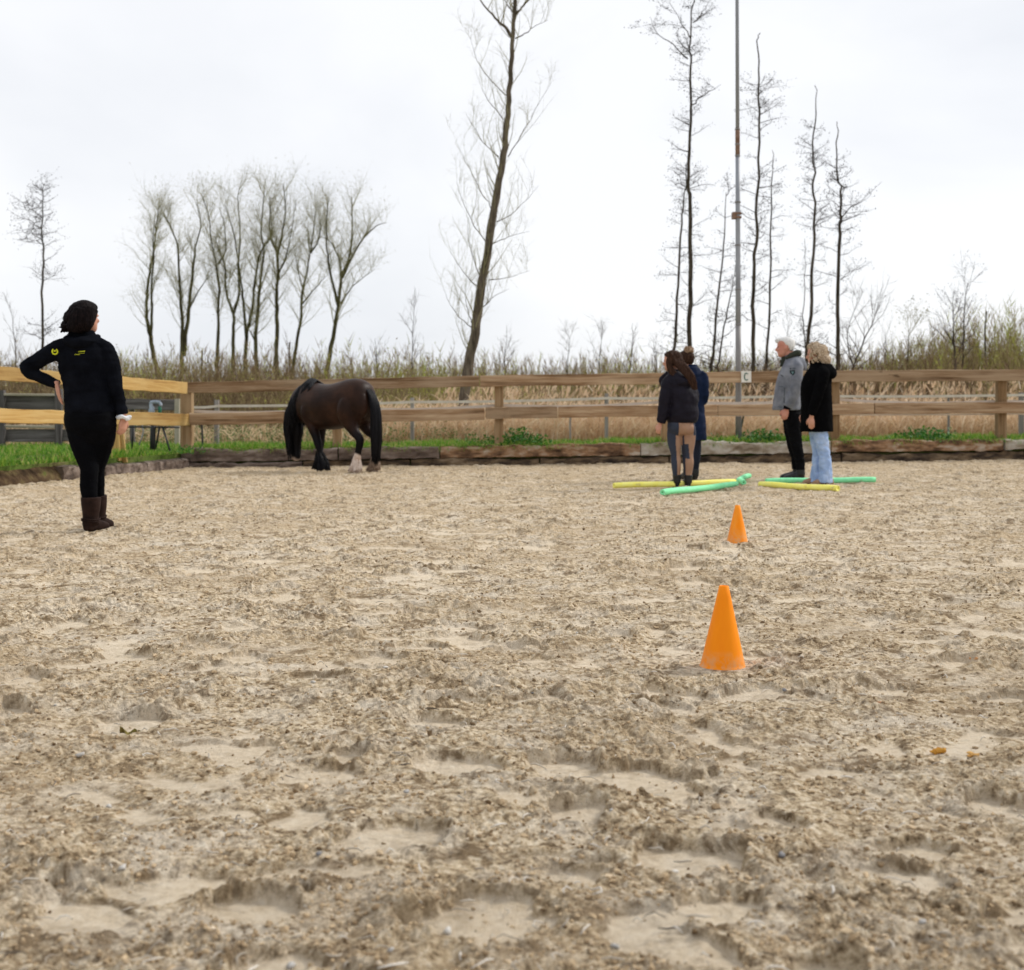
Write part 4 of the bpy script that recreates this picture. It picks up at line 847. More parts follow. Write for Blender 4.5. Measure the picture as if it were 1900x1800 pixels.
def crease(me, amp, sc, seed=0, zlim=None, quilt=None):
    """folds: push the surface along its normals with stretched noise"""
    n = len(me.vertices); co = np.empty(n*3); me.vertices.foreach_get('co', co); co = co.reshape(-1, 3)
    no = np.empty(n*3); me.vertices.foreach_get('normal', no); no = no.reshape(-1, 3)
    d = np.array([mnoise.noise(Vector((x*sc[0]+seed, y*sc[1], z*sc[2]))) + .5*mnoise.noise(Vector((x*sc[0]*2.1+seed, y*sc[1]*2.1+5, z*sc[2]*2.1))) for x, y, z in co])
    d = -np.abs(d)*1.6+.35
    off = d*amp
    if quilt: off = off + quilt[1]*(np.abs(np.sin(co[:, 2]*math.pi/quilt[0]))**.5-.6)
    co = co+no*off[:, None]; me.vertices.foreach_set('co', co.ravel()); me.update(); return me
def cloth(name, stops, rough=.9, spec=.15, sheen=.15, scale=90, bs=.25):
    m, nt, p = new_mat(name, rough, spec); c = ramp(nt, tex(nt, 7, 4), stops); nt.links.new(c, p.inputs['Base Color'])
    p.inputs['Sheen Weight'].default_value = 0; bump(nt, p, tex(nt, scale, 3), bs, .003); return m
M['skin'] = mottled('skin', [(.3, (.46, .215, .145)), (.7, (.60, .32, .23))], 9, .55, .35, bs=.05)
M['skin_ruddy'] = mottled('ruddy skin', [(.3, (.50, .20, .14)), (.7, (.62, .30, .22))], 12, .55, .35, bs=.05)
M['black_cloth'] = cloth('black cloth', [(.3, (.0028, .0032, .0050)), (.7, (.0075, .0085, .0125))], .95, .03, .0)
M['black_tights'] = cloth('black riding tights', [(.3, (.0020, .0022, .0030)), (.7, (.0042, .0044, .0058))], .9, .04, .0)
M['black_wool'] = cloth('black wool', [(.3, (.0022, .0022, .0026)), (.7, (.0045, .0045, .005))], .97, .02, .0, 160)
M['puffer'] = cloth('black violet nylon', [(.3, (.0055, .0045, .009)), (.7, (.012, .010, .018))], .6, .12, .02, 30, .3)
M['navy'] = cloth('navy coat cloth', [(.3, (.0045, .010, .030)), (.7, (.009, .018, .052))], .75, .1, .03, 30, .3)
M['grey_coat'] = cloth('grey marl coat', [(.35, (.12, .13, .155)), (.5, (.175, .185, .215)), (.65, (.24, .25, .28))], .85, .2, .1, 130, .3)
M['olive'] = cloth('dark olive lining', [(.3, (.025, .03, .022)), (.7, (.05, .055, .042))])
M['breech_grey'] = cloth('slate breeches', [(.3, (.026, .032, .052)), (.7, (.044, .052, .078))], .85, .2, .05)
M['breech_tan'] = cloth('tan seat panel', [(.3, (.30, .175, .115)), (.7, (.40, .25, .175))], .9, .15, .1)
M['jeans'] = cloth('light blue jeans', [(.3, (.23, .34, .58)), (.5, (.35, .48, .74)), (.7, (.50, .61, .82))], .9, .15, .1, 200)
M['dark_trouser'] = cloth('black trousers', [(.3, (.0030, .0030, .0036)), (.7, (.0065, .0065, .008))], .9, .05, 0)
M['navy_tights'] = cloth('dark navy tights', [(.3, (.012, .015, .026)), (.7, (.022, .026, .042))])
M['boot_brown'] = mottled('dark brown leather', [(.3, (.010, .0055, .0045)), (.55, (.026, .014, .011)), (.75, (.045, .027, .022))], 12, .75, .08, bs=.3, bd=.006, bscale=30)
M['boot_black'] = mottled('black leather', [(.3, (.006, .006, .007)), (.7, (.016, .016, .018))], 10, .5, .4, bs=.1)
M['shoe_tan'] = mottled('tan suede', [(.3, (.30, .17, .10)), (.7, (.40, .26, .17))], 10, .8, .2, bs=.1)
M['cuff_white'] = cloth('white cuff cloth', [(.3, (.55, .58, .62)), (.7, (.75, .77, .80))])
M['print_yellow'] = mottled('yellow print', [(.3, (.62, .66, .02)), (.7, (.78, .80, .05))], 20, .7, .2, bs=0)
M['patch_dark'] = mottled('dark patch', [(.3, (.012, .022, .024)), (.7, (.02, .036, .04))], 20, .7, .2, bs=0)
M['patch_teal'] = mottled('teal patch mark', [(.3, (.12, .22, .23)), (.7, (.18, .30, .31))], 20, .7, .2, bs=0)
M['eye'] = mottled('eye', [(.3, (.03, .02, .015)), (.7, (.05, .04, .03))], 5, .2, .5, bs=0)
def hairmat(name, a, b, c, sc=(30, 30, 3)):
    m, nt, p = new_mat(name, .65, .05); f = tex(nt, 4, 5, sc=sc, rough=.65)
    nt.links.new(ramp(nt, f, [(.3, a), (.5, b), (.72, c)]), p.inputs['Base Color']); bump(nt, p, f, .7, .01); return m
M['hair_black'] = hairmat('black hair', (.002, .0015, .002), (.006, .004, .0045), (.020, .012, .012))
M['hair_brown'] = hairmat('brown hair', (.015, .0075, .0055), (.036, .0185, .0125), (.085, .045, .030))
M['hair_bun'] = hairmat('brown hair with lighter ends', (.10, .055, .034), (.26, .17, .11), (.46, .35, .25), (14, 14, 8))
M['hair_white'] = hairmat('white hair', (.55, .54, .52), (.74, .73, .71), (.85, .85, .84))
M['hair_blonde'] = hairmat('ash blonde curls', (.17, .115, .075), (.42, .32, .22), (.66, .57, .45), (14, 14, 14))

def fs(ax, ay):
    f = np.array([ax, ay, 0.]); f /= np.linalg.norm(f); return f, np.array([f[1], -f[0], 0.])
def torso(mb, f, s, rows, n=28, power=2.2):
    loft(mb, [((x, y, z), s*hw, f*hd) for x, y, z, hw, hd in rows], n, power=power)
def head(mb, c, f, H=.235, tilt=0.0, ears=True):
    """head with chin, nose, lips, brow, ears; c = centre between chin and crown"""
    f = np.asarray(f, float); f = f/np.linalg.norm(f); s = np.array([f[1], -f[0], 0]); s /= np.linalg.norm(s); up = np.cross(s, f)
    c = np.asarray(c, float)
    rows = [(-.50, .27, .05, .07), (-.46, .33, -.02, .14), (-.38, .36, -.08, .22), (-.28, .365, -.16, .265), (-.15, .365, -.32, .295), (0, .35, -.43, .315), (.12, .375, -.475, .325), (.25, .36, -.475, .325), (.36, .29, -.42, .29), (.45, .16, -.29, .20), (.5, .02, -.13, .08)]
    loft(mb, [(c+up*v*H+f*(a+b)/2*H, s*w*H, f*(a-b)/2*H) for v, a, b, w in rows], 24, power=2.15)
    limb(mb, [c+H*(f*.35+up*.05), c+H*(f*.41-up*.04), c+H*(f*.445-up*.11), c+H*(f*.37-up*.155)], [.035*H, .045*H, .06*H, .05*H], 3, 10)
    ball(mb, c+H*(f*.365-up*.235), [s*.085*H, f*.035*H, up*.018*H], 10, 6); ball(mb, c+H*(f*.36-up*.275), [s*.075*H, f*.04*H, up*.02*H], 10, 6)
    for q in (-1, 1):
        ball(mb, c+H*(f*.335+s*q*.13+up*.075), [s*.09*H, f*.05*H, up*.03*H], 10, 6)
        ball(mb, c+H*(f*.30+s*q*.17-up*.09), [s*.09*H, f*.07*H, up*.07*H], 10, 6)
        if ears: ball(mb, c+H*(-f*.06+s*q*.33-up*.03), [s*.035*H+f*-.02*H, f*.065*H, up*.125*H], 10, 6)
    return s, up
def eyes(root, c, f, H=.235):
    f = np.asarray(f, float); f = f/np.linalg.norm(f); s = np.array([f[1], -f[0], 0]); s /= np.linalg.norm(s); up = np.cross(s, f)
    for q in (-1, 1):
        mb = MB(); ball(mb, np.asarray(c)+H*(f*.335+s*q*.135+up*.012), [s*.045*H, f*.03*H, up*.026*H], 8, 6); obj('eye', mb.mesh('eye', True), M['eye'], root)
def hand(mb, wrist, d, n, side=1, sc=1.0, curl=.6):
    """palm, four bent fingers of different length and a thumb"""
    w_ = np.asarray(wrist, float); d = np.asarray(d, float); d /= np.linalg.norm(d); n = np.asarray(n, float); n -= d*n.dot(d); n /= np.linalg.norm(n); t = np.cross(d, n)*side
    limb(mb, [w_-d*.03*sc, w_+d*.01*sc], [(.024*sc, .021*sc)]*2, 2, 10)
    loft(mb, [(w_+d*.0*sc, t*.026*sc, n*.017*sc), (w_+d*.04*sc, t*.039*sc, n*.017*sc), (w_+d*.075*sc, t*.041*sc, n*.014*sc), (w_+d*.09*sc, t*.036*sc, n*.010*sc)], 14)
    for k, (o, ln) in enumerate(((.030, .066), (.010, .076), (-.010, .071), (-.029, .056))):
        b = w_+d*(.082-.004*abs(k-1))*sc+t*o*sc; p1 = b+(d*math.cos(curl*.5)+n*math.sin(curl*.5))*ln*.45*sc; p2 = p1+(d*math.cos(curl*1.3)+n*math.sin(curl*1.3))*ln*.32*sc; p3 = p2+(d*math.cos(curl*2)+n*math.sin(curl*2))*ln*.26*sc
        limb(mb, [b-d*.02*sc, b, p1, p2, p3], np.array([.0095, .0095, .0088, .0082, .0065])*sc, 2, 8)
    b = w_+d*.025*sc+t*.03*sc; limb(mb, [b-d*.01*sc-t*.01*sc, b+t*.016*sc+d*.012*sc+n*.008*sc, b+t*.026*sc+d*.042*sc+n*.016*sc, b+t*.022*sc+d*.066*sc+n*.024*sc], np.array([.013, .0125, .0105, .008])*sc, 2, 8)
def shoe(root, name, heel, toe, mat, r=.047, shaft=None, sole=True):
    mb = MB(); h = np.asarray(heel, float); t = np.asarray(toe, float); d = (t-h)/np.linalg.norm(t-h); sd = np.array([d[1], -d[0], 0]); up = np.array([0, 0, 1.])
    loft(mb, [(h+up*.045-d*.0, sd*r*.5, up*.03), (h+d*.03+up*.05, sd*r*.78, up*.048), (h*.62+t*.38+up*.052, sd*r*.82, up*.05), (h*.35+t*.65+up*.042, sd*r*.98, up*.04), (h*.12+t*.88+up*.032, sd*r*.9, up*.03), (t+up*.022, sd*r*.45, up*.018)], 18, power=2.5)
    if shaft: limb(mb, *shaft, 3, 16)
    me = skin_over(mb, name, .007, 3, .5); o = obj(name, me, mat, root)
    return o
def prints(root, me, items, mat, name, thick=.0025, ydir=1):
    """flat marks laid on a garment: items = (x, z) polygons, pressed onto the surface by a ray along y"""
    bv = BVHTree.FromPolygons([v.co for v in me.vertices], [p_.vertices[:] for p_ in me.polygons]); mb = MB()
    for poly in items:
        pl = np.array(poly, float); dense = []
        for q in range(len(pl)):
            for t in (0, .5): dense.append(pl[q]*(1-t)+pl[(q+1) % len(pl)]*t)
        cc = pl.mean(0); dense = np.array(dense); allp = np.concatenate([dense, cc+(dense-cc)*.5, cc[None]]); V = []
        for (x, z) in allp:
            h = bv.ray_cast(Vector((x, -3, z)), Vector((0, 1, 0)))[0]; V.append((x, (h.y if h else 0)-thick, z))
        k = len(dense); i = np.arange(k); V = V+[(v[0], v[1]+thick+.004, v[2]) for v in V[:k]]
        mb.add(V, [np.stack([i, (i+1) % k, (i+1) % k+k, i+k], -1), np.stack([i+k, (i+1) % k+k, np.full(k, 2*k)], -1), np.stack([i, i+2*k+1, (i+1) % k+2*k+1, (i+1) % k], -1)])
    return obj(name, mb.mesh(name), mat, root)
def bar(x0, z0, x1, z1, h):
    d = np.array([x1-x0, z1-z0]); d /= np.linalg.norm(d); n = np.array([-d[1], d[0]])*h/2
    return [(x0-n[0], z0-n[1]), (x1-n[0], z1-n[1]), (x1+n[0], z1+n[1]), (x0+n[0], z0+n[1])]
def feet_at(px, py): g = G(px, py); g.z = -.012; return g

# ---- woman at the left, seen from behind, hand on hip
W = thing('person', feet_at(172, 984), 'woman in black hooded top and tights seen from behind with one hand on her hip', 'person')
f, s = fs(.25, .97); hf = np.array([.50, .86, 0]); hc_ = np.array([-.045, .015, 1.618])
mb = MB(); head(mb, hc_, hf, .235); limb(mb, [hc_+(-.03, -.02, -.06), (-.075, -.0, 1.45), (-.08, 0, 1.36)], [.052, .054, .07])
torso(mb, f, s, [(-.08, 0, 1.40, .13, .07), (-.06, 0, 1.2, .14, .09), (-.01, 0, .95, .15, .10), (-.01, 0, .80, .14, .10)])
limb(mb, [(-.26, .0, 1.372), (-.40, .02, 1.30), (-.490, .03, 1.243), (-.44, .035, 1.185), (-.36, .03, 1.155), (-.27, .02, 1.12)], [.045, .04, .034, .034, .032, .028]); limb(mb, [(.10, 0, 1.36), (.150, -.005, 1.24), (.178, -.02, 1.10), (.210, -.01, .98), (.236, 0, .86)], [.05, .045, .04, .034, .028])
hand(mb, (-.262, .0, 1.112), (.15, .02, -.95), (.8, .45, 0), -1, .98, .25); hand(mb, (.238, 0, .855), (-.12, .06, -1), (-.75, .5, 0), 1, .98, .75)
limb(mb, [(-.09, 0, .82), (-.03, 0, .47), (-.02, 0, .12)], [.08, .05, .04]); limb(mb, [(.080, .0, .82), (.028, .07, .58), (-.006, .11, .47), (-.008, .14, .35), (-.002, .19, .12)], [.07, .05, .04, .036, .03])
obj('body', skin_over(mb, 'body', .006, 3, .5), M['skin'], W)
mb = MB()
torso(mb, f, s, [(-.012, 0, .895, .188, .145), (-.018, 0, .93, .192, .147), (-.025, 0, 1.0, .190, .128), (-.032, 0, 1.07, .182, .118), (-.058, 0, 1.18, .185, .12), (-.072, 0, 1.29, .20, .122), (-.08, 0, 1.37, .195, .105), (-.082, 0, 1.425, .15, .085), (-.08, 0, 1.465, .085, .07), (-.08, 0, 1.50, .062, .062)])
limb(mb, [(-.17, 0, 1.40), (-.26, .0, 1.372), (-.40, .02, 1.30), (-.505, .03, 1.243), (-.44, .035, 1.185), (-.36, .03, 1.155), (-.262, .015, 1.113)], [.07, .074, .062, .053, .048, .045, .036])
limb(mb, [(.04, 0, 1.40), (.10, 0, 1.36), (.150, -.005, 1.24), (.178, -.02, 1.10), (.210, -.01, .98), (.232, 0, .885)], [.07, .076, .068, .060, .050, .042])
limb(mb, [(-.185, .03, 1.475), (-.165, -.05, 1.452), (-.12, -.10, 1.428), (-.07, -.118, 1.418), (-.015, -.105, 1.43), (.03, -.05, 1.455), (.045, .03, 1.475)], [.02, .034, .042, .045, .042, .034, .02])
limb(mb, [(-.16, .0, 1.47), (-.075, -.03, 1.48), (.02, .0, 1.47)], [.045, .052, .045])
jk = crease(skin_over(mb, 'hoodie', .0065, 3, .6), .010, (5, 5, 13), 3); J = obj('hooded_top', jk, M['black_cloth'], W)
ringp = [(-.254+.024*math.cos(t), 1.360+.025*math.sin(t)) for t in np.linspace(math.radians(125), math.radians(415), 20)]; ringi = [(-.254+.0145*math.cos(t), 1.360+.0155*math.sin(t)) for t in np.linspace(math.radians(125), math.radians(415), 20)]
prints(J, jk, [[ringp[k], ringp[k+1], ringi[k+1], ringi[k]] for k in range(19)]+[[(-.265, 1.363), (-.257, 1.358), (-.243, 1.362), (-.252, 1.371)]], M['print_yellow'], 'emblem')
txt = [bar(-.064, 1.354, -.056, 1.3545, .003)] + [bar(-.054+k*.0075, 1.3535+.0006*k, -.049+k*.0075, 1.3575+.0006*k, .0055) for k in range(6)] + [bar(-.055, 1.342, -.012, 1.344, .0018)] + [bar(-.088+k*.007, 1.3335, -.083+k*.007, 1.3345, .004) for k in range(6)]
prints(J, jk, txt, M['print_yellow'], 'lettering')
mb = MB(); torso(mb, f, s, [(-.01, 0, .95, .17, .12), (-.012, 0, .90, .193, .145), (-.013, 0, .85, .198, .155), (-.013, .0, .78, .186, .145), (-.01, .02, .71, .15, .12), (-.005, .03, .66, .11, .09)])
limb(mb, [(-.092, 0, .82), (-.070, 0, .70), (-.045, 0, .58), (-.022, 0, .47), (-.027, -.005, .35), (-.018, 0, .22), (-.015, 0, .12)], [.105, .104, .086, .069, .066, .052, .048])
limb(mb, [(.080, .0, .82), (.060, .03, .70), (.028, .07, .58), (-.008, .11, .47), (-.014, .14, .35), (-.018, .17, .22), (-.018, .19, .12)], [.105, .100, .082, .066, .062, .05, .046])
obj('tights', crease(skin_over(mb, 'tights', .0065, 4, .6), .004, (6, 6, 16), 9), M['black_tights'], W)
shoe(W, 'boot', (-.035, -.05, 0), (.045, .19, 0), M['boot_brown'], .056, ([(-.014, 0, .06), (-.014, 0, .12), (-.012, 0, .19), (-.012, .0, .262)], [.064, .060, .070, .076]))
shoe(W, 'boot', (-.03, .15, 0), (.025, .36, 0), M['boot_brown'], .052, ([(-.018, .19, .06), (-.018, .19, .12), (-.018, .185, .19), (-.018, .18, .265)], [.060, .058, .066, .070]))
mb = MB()
for (c0, r_, z0) in (((-.014, 0), .067, .098), ((-.014, 0), .067, .085), ((-.018, .19), .060, .10)):
    mb = MB(); tube(mb, [(c0[0]+r_*math.cos(t), c0[1]+r_*math.sin(t), z0+.006*math.sin(2*t)) for t in np.linspace(0, 6.283, 18)], .006, 6); obj('boot_strap', mb.mesh('strap', True), M['boot_brown'], W)
mb = MB(); tube(mb, [(.238+.040*math.cos(t), .042*math.sin(t), .862-.016*math.cos(t)*.3+.006*math.sin(3*t)) for t in np.linspace(0, 6.283, 20)], .017, 8); ball(mb, (.283, -.01, .868), (.022, .014, .012))
obj('white_cuff', crease(skin_over(mb, 'cuff', .006, 1, .7), .006, (30, 30, 30), 2), M['cuff_white'], W)
def strands(mb, roots, ends, mids, r, n=4):
    for a_, b_, m_ in zip(roots, ends, mids):
        q = smooth_path(np.array([a_, m_, b_]), 3); tube(mb, q, np.linspace(1, .35, len(q))*r, n, cap=False)
def hair_cap(c, f, H, grow_, drop=0, face=.30):
    """skull covering hair: the head form swollen, cut away at the face"""
    f = np.asarray(f, float); f = f/np.linalg.norm(f); s = np.array([f[1], -f[0], 0]); s /= np.linalg.norm(s); up = np.cross(s, f); c = np.asarray(c, float)
    mb = MB(); rows = [(-.26, -.12, -.40, .24), (-.15, -.04, -.50, .33), (0, .06, -.56, .375), (.12, .17, -.58, .39), (.25, .30, -.57, .385), (.36, .34, -.52, .35), (.46, .26, -.40, .27), (.54, .08, -.22, .14), (.565, -.02, -.12, .04)]
    loft(mb, [(c+up*v*H+f*(a+b)/2*H, s*w_*H*grow_, f*(a-b)/2*H*grow_) for v, a, b, w_ in rows], 26, power=2.1)
    return mb, f, s, up
mb, f_, s_h, up_ = hair_cap(hc_, hf, .235, 1.05)
limb(mb, [(-.07, -.02, 1.68), (-.115, -.02, 1.61), (-.142, -.025, 1.555), (-.168, -.03, 1.515)], [.07, .070, .054, .028]); limb(mb, [(-.05, -.06, 1.66), (-.07, -.085, 1.57), (-.09, -.085, 1.50)], [.08, .075, .045]); limb(mb, [(-.01, -.05, 1.67), (-.01, -.085, 1.58), (-.03, -.08, 1.515)], [.075, .06, .035])
limb(mb, [(-.12, -.01, 1.56), (-.145, -.0, 1.525), (-.145, .01, 1.50)], [.06, .04, .02])
r_ = np.random.default_rng(3)
for q in range(46):
    a_ = r_.uniform(-.6, 3.4); c0 = np.array([-.052, -.015, 1.69]); d_ = np.array([-math.sin(a_)*.09, -math.cos(a_)*.09, 0]); e_ = c0+d_*1.15+np.array([-.045-.02*r_.random(), -.01, -.165+.02*r_.standard_normal()]); wv = r_.normal(0, .008, 3); limb(mb, [c0+d_*.6+(0, 0, .03), c0+d_*1.16+(-.006, 0, -.035), c0+d_*1.22+wv+(-.02, 0, -.085), c0+d_*1.16-wv+(-.03, 0, -.13), e_+wv*1.3], [.018, .018, .017, .015, .007], 3, 6)
obj('hair', crease(skin_over(mb, 'hair', .006, 1, .7), .005, (24, 24, 12), 1), M['hair_black'], W)

# ---- girl with long brown hair, dark puffer jacket, tan seated breeches
Gp = thing('person', feet_at(1265.7, 902), 'girl with long brown hair in a black puffer jacket and slate breeches with tan seat', 'person')
f, s = fs(-.5, .87); hf = np.array([-.86, .5, -.05]); hc_ = np.array([-.112, .02, 1.462])
mb = MB(); head(mb, hc_, hf, .225); limb(mb, [hc_+(.02, -.01, -.06), (-.07, 0, 1.32), (-.05, 0, 1.22)], [.048, .05, .065])
torso(mb, f, s, [(-.04, 0, 1.25, .11, .07), (0, 0, 1.0, .11, .08), (0, 0, .72, .13, .10)])
limb(mb, [(-.16, -.06, 1.23), (-.2, -.08, 1.0), (-.255, -.06, .735)], [.045, .036, .026]); limb(mb, [(.09, .08, 1.23), (.15, .12, 1.0), (.03, .3, .86)], [.045, .036, .026])
hand(mb, (-.257, -.06, .735), (-.28, .05, -.9), (.6, .6, 0), -1, .92, .8); hand(mb, (.03, .3, .86), (-.7, .6, -.2), (0, .2, -1), 1, .9, .6)
limb(mb, [(-.085, 0, .68), (-.07, 0, .38), (-.062, 0, .08)], [.07, .045, .035]); limb(mb, [(.075, 0, .68), (.075, 0, .38), (.07, 0, .08)], [.07, .045, .035])
obj('body', skin_over(mb, 'body', .006, 3, .5), M['skin'], Gp); eyes(Gp, hc_, hf, .225)
mb = MB(); torso(mb, f, s, [(0, 0, .745, .165, .145), (.005, 0, .79, .185, .165), (.005, 0, .88, .19, .172), (.005, 0, 1.0, .187, .168), (-.012, 0, 1.13, .187, .155), (-.035, 0, 1.23, .175, .132), (-.05, 0, 1.29, .125, .105), (-.06, 0, 1.335, .085, .082), (-.065, 0, 1.365, .07, .07)])
limb(mb, [(-.12, -.04, 1.26), (-.165, -.07, 1.20), (-.195, -.09, 1.08), (-.21, -.09, .95), (-.235, -.075, .82), (-.248, -.065, .745)], [.07, .078, .074, .070, .064, .050])
limb(mb, [(.06, .06, 1.26), (.11, .09, 1.18), (.15, .13, 1.02), (.10, .22, .92), (.05, .28, .87)], [.07, .076, .07, .062, .05])
loft(mb, [((.045, -.07, 1.15), s*.06, f*.02), ((.045, -.09, 1.18), s*.125, f*.06), ((.03, -.085, 1.235), s*.135, f*.075), ((0, -.055, 1.29), s*.12, f*.07), ((-.03, -.03, 1.335), s*.09, f*.06)], 18)
limb(mb, [(-.15, .03, 1.33), (-.20, .06, 1.27), (-.225, .07, 1.225), (-.205, .07, 1.17)], [.03, .038, .034, .02])
jk = crease(skin_over(mb, 'puffer', .007, 3, .6), .008, (6, 6, 9), 8, quilt=(.19, .005)); obj('puffer_jacket', jk, M['puffer'], Gp)
mb = MB(); torso(mb, f, s, [(0, 0, .84, .14, .11), (-.005, 0, .77, .158, .13), (-.008, -.005, .70, .166, .14), (-.006, -.0, .645, .155, .125), (-.004, 0, .61, .12, .09)])
LA = [(-.080, 0, .70), (-.085, 0, .60), (-.085, 0, .50), (-.072, 0, .38), (-.070, -.01, .28), (-.062, 0, .12)]; LB = [(.075, 0, .70), (.078, 0, .60), (.078, 0, .50), (.077, 0, .38), (.078, -.01, .28), (.07, 0, .12)]
for A_ in (LA, LB): limb(mb, A_, [.085, .088, .078, .057, .058, .042])
for q in (-1, 1): ball(mb, (q*.062+.005, -.075, .675), (.075, .06, .07))
bm2 = skin_over(mb, 'breeches', .006, 3, .7); bo = obj('breeches', bm2, [M['breech_grey'], M['breech_tan']], Gp)
for p_ in bm2.polygons:
    c = p_.center; k_ = 0
    if c.z > .60:
        if -.052 < c.x < .125 and c.y < .03: k_ = 1
    else:
        left = c.x < .003
        AX = np.interp(c.z, [.12, .28, .38, .5, .6], [-.062, -.07, -.072, -.085, -.085] if left else [.07, .078, .077, .078, .078])
        d_ = Vector((c.x-AX, c.y, 0)).normalized(); key = Vector((.93, -.36, 0)) if left else Vector((.12, -.99, 0)); lim = .42 if left else .62
        if d_.dot(key) > lim and not (not left and .33 < c.z < .5 and c.x < AX-.012+(.5-c.z)*.12): k_ = 1
    p_.material_index = k_
shoe(Gp, 'boot', (-.055, -.03, 0), (-.105, .17, 0), M['boot_black'], .046, ([(-.06, 0, .05), (-.06, 0, .10), (-.06, 0, .145)], [.045, .046, .056]))
shoe(Gp, 'boot', (.077, -.03, 0), (.03, .17, 0), M['boot_black'], .046, ([(.072, 0, .05), (.072, 0, .10), (.072, 0, .14)], [.045, .046, .052]))
mb, f_, s_h, up_ = hair_cap(hc_, hf, .225, 1.04)
for q in range(90):
    t = r_.uniform(0, 1); u = r_.uniform(-1, 1); a_ = np.array([-.10+.05*u, -.03+.03*u, 1.555+r_.uniform(-.03, .02)]); mid = np.array([-.04+.06*u*.6+.05*t, -.115-.03*abs(u)*0+r_.uniform(-.01, .015), 1.40]); kn = np.array([.06+.040*u+.03*t, -.155+r_.uniform(-.012, .012), 1.28]); e_ = np.array([.125+.03*u*.8+r_.uniform(-.02, .02), -.16, 1.15+.06*r_.uniform(-.6, 1.2)])
    limb(mb, [a_, mid, kn, e_], [.018, .018, .014, .004], 3, 6)
for q in range(24):
    u = r_.uniform(-1, 1); limb(mb, [(-.125+.02*u, -.05, 1.53), (-.155+.02*u, -.075, 1.44), (-.125+.03*u, -.085, 1.345), (-.06+.04*u, -.11, 1.27)], [.02, .02, .02, .012], 3, 6)
obj('hair', crease(skin_over(mb, 'hair', .006, 2, .6), .006, (24, 24, 6), 4), M['hair_brown'], Gp)

# ---- woman with a hair bun and navy coat, partly behind the girl
Np = thing('person', feet_at(1290.5, 889), 'woman with a hair bun in a long navy coat behind the long haired girl', 'person')
f, s = fs(-.3, .95); hf = np.array([-.45, .89, 0]); hc_ = np.array([-.115, .03, 1.535])
mb = MB(); head(mb, hc_, hf, .225); limb(mb, [hc_+(.02, -.02, -.06), (-.06, 0, 1.42), (-.03, 0, 1.32)], [.048, .05, .065])
torso(mb, f, s, [(-.02, 0, 1.35, .11, .07), (0, 0, 1.0, .11, .08), (0, 0, .75, .12, .09)])
limb(mb, [(.11, 0, 1.33), (.135, -.01, 1.08), (.03, .2, .95)], [.045, .036, .026]); limb(mb, [(-.15, 0, 1.33), (-.18, -.01, 1.08), (-.12, .2, .95)], [.045, .036, .026])
hand(mb, (.03, .2, .95), (-.8, .6, 0), (0, .2, -1), 1, .92, .6); hand(mb, (-.12, .2, .95), (.5, .8, 0), (0, .2, -1), -1, .92, .6)
limb(mb, [(.01, 0, .75), (.01, 0, .4), (.0, 0, .08)], [.07, .045, .035]); limb(mb, [(-.12, .03, .75), (-.12, .03, .4), (-.11, .03, .08)], [.07, .045, .035])
obj('body', skin_over(mb, 'body', .006, 3, .5), M['skin'], Np)
mb = MB(); torso(mb, f, s, [(-.02, 0, .505, .158, .15), (-.02, 0, .53, .162, .152), (-.02, 0, .75, .155, .14), (-.02, 0, .95, .14, .122), (-.02, 0, 1.15, .155, .12), (-.02, 0, 1.30, .165, .11), (-.025, 0, 1.38, .13, .095), (-.035, 0, 1.43, .078, .075), (-.04, 0, 1.475, .066, .066)])
limb(mb, [(.06, 0, 1.36), (.105, 0, 1.30), (.115, -.02, 1.16), (.112, .0, 1.02), (.05, .14, .95)], [.065, .068, .062, .056, .045]); limb(mb, [(-.10, 0, 1.36), (-.155, 0, 1.30), (-.175, -.02, 1.16), (-.165, .0, 1.02), (-.11, .14, .95)], [.065, .068, .062, .056, .045])
loft(mb, [((-.02, -.06, 1.28), s*.07, f*.03), ((-.025, -.075, 1.33), s*.12, f*.05), ((-.03, -.05, 1.39), s*.11, f*.06), ((-.035, -.02, 1.44), s*.085, f*.065)], 18)
obj('long_coat', crease(skin_over(mb, 'coat', .007, 3, .6), .008, (7, 7, 9), 12), M['navy'], Np)
mb = MB(); torso(mb, f, s, [(-.03, 0, .75, .12, .10), (-.04, 0, .6, .11, .09)]); limb(mb, [(.015, 0, .70), (.015, 0, .48), (.012, -.01, .36), (.0, 0, .10)], [.075, .062, .060, .038]); limb(mb, [(-.115, .03, .70), (-.115, .03, .48), (-.11, .03, .36), (-.11, .03, .10)], [.075, .062, .060, .038])
obj('tights', skin_over(mb, 'tights', .007, 3, .6), M['navy_tights'], Np)
shoe(Np, 'boot', (.005, -.03, 0), (-.05, .18, 0), M['boot_black'], .046, ([(.0, 0, .05), (.0, 0, .14)], [.044, .047])); shoe(Np, 'boot', (-.105, 0, 0), (-.15, .21, 0), M['boot_black'], .046, ([(-.11, .03, .05), (-.11, .03, .14)], [.044, .047]))
mb, f_, s_h, up_ = hair_cap(hc_, hf, .225, 1.0)
obj('hair', crease(skin_over(mb, 'hair', .006, 1, .6), .006, (24, 24, 16), 6), M['hair_brown'], Np)
mb = MB()
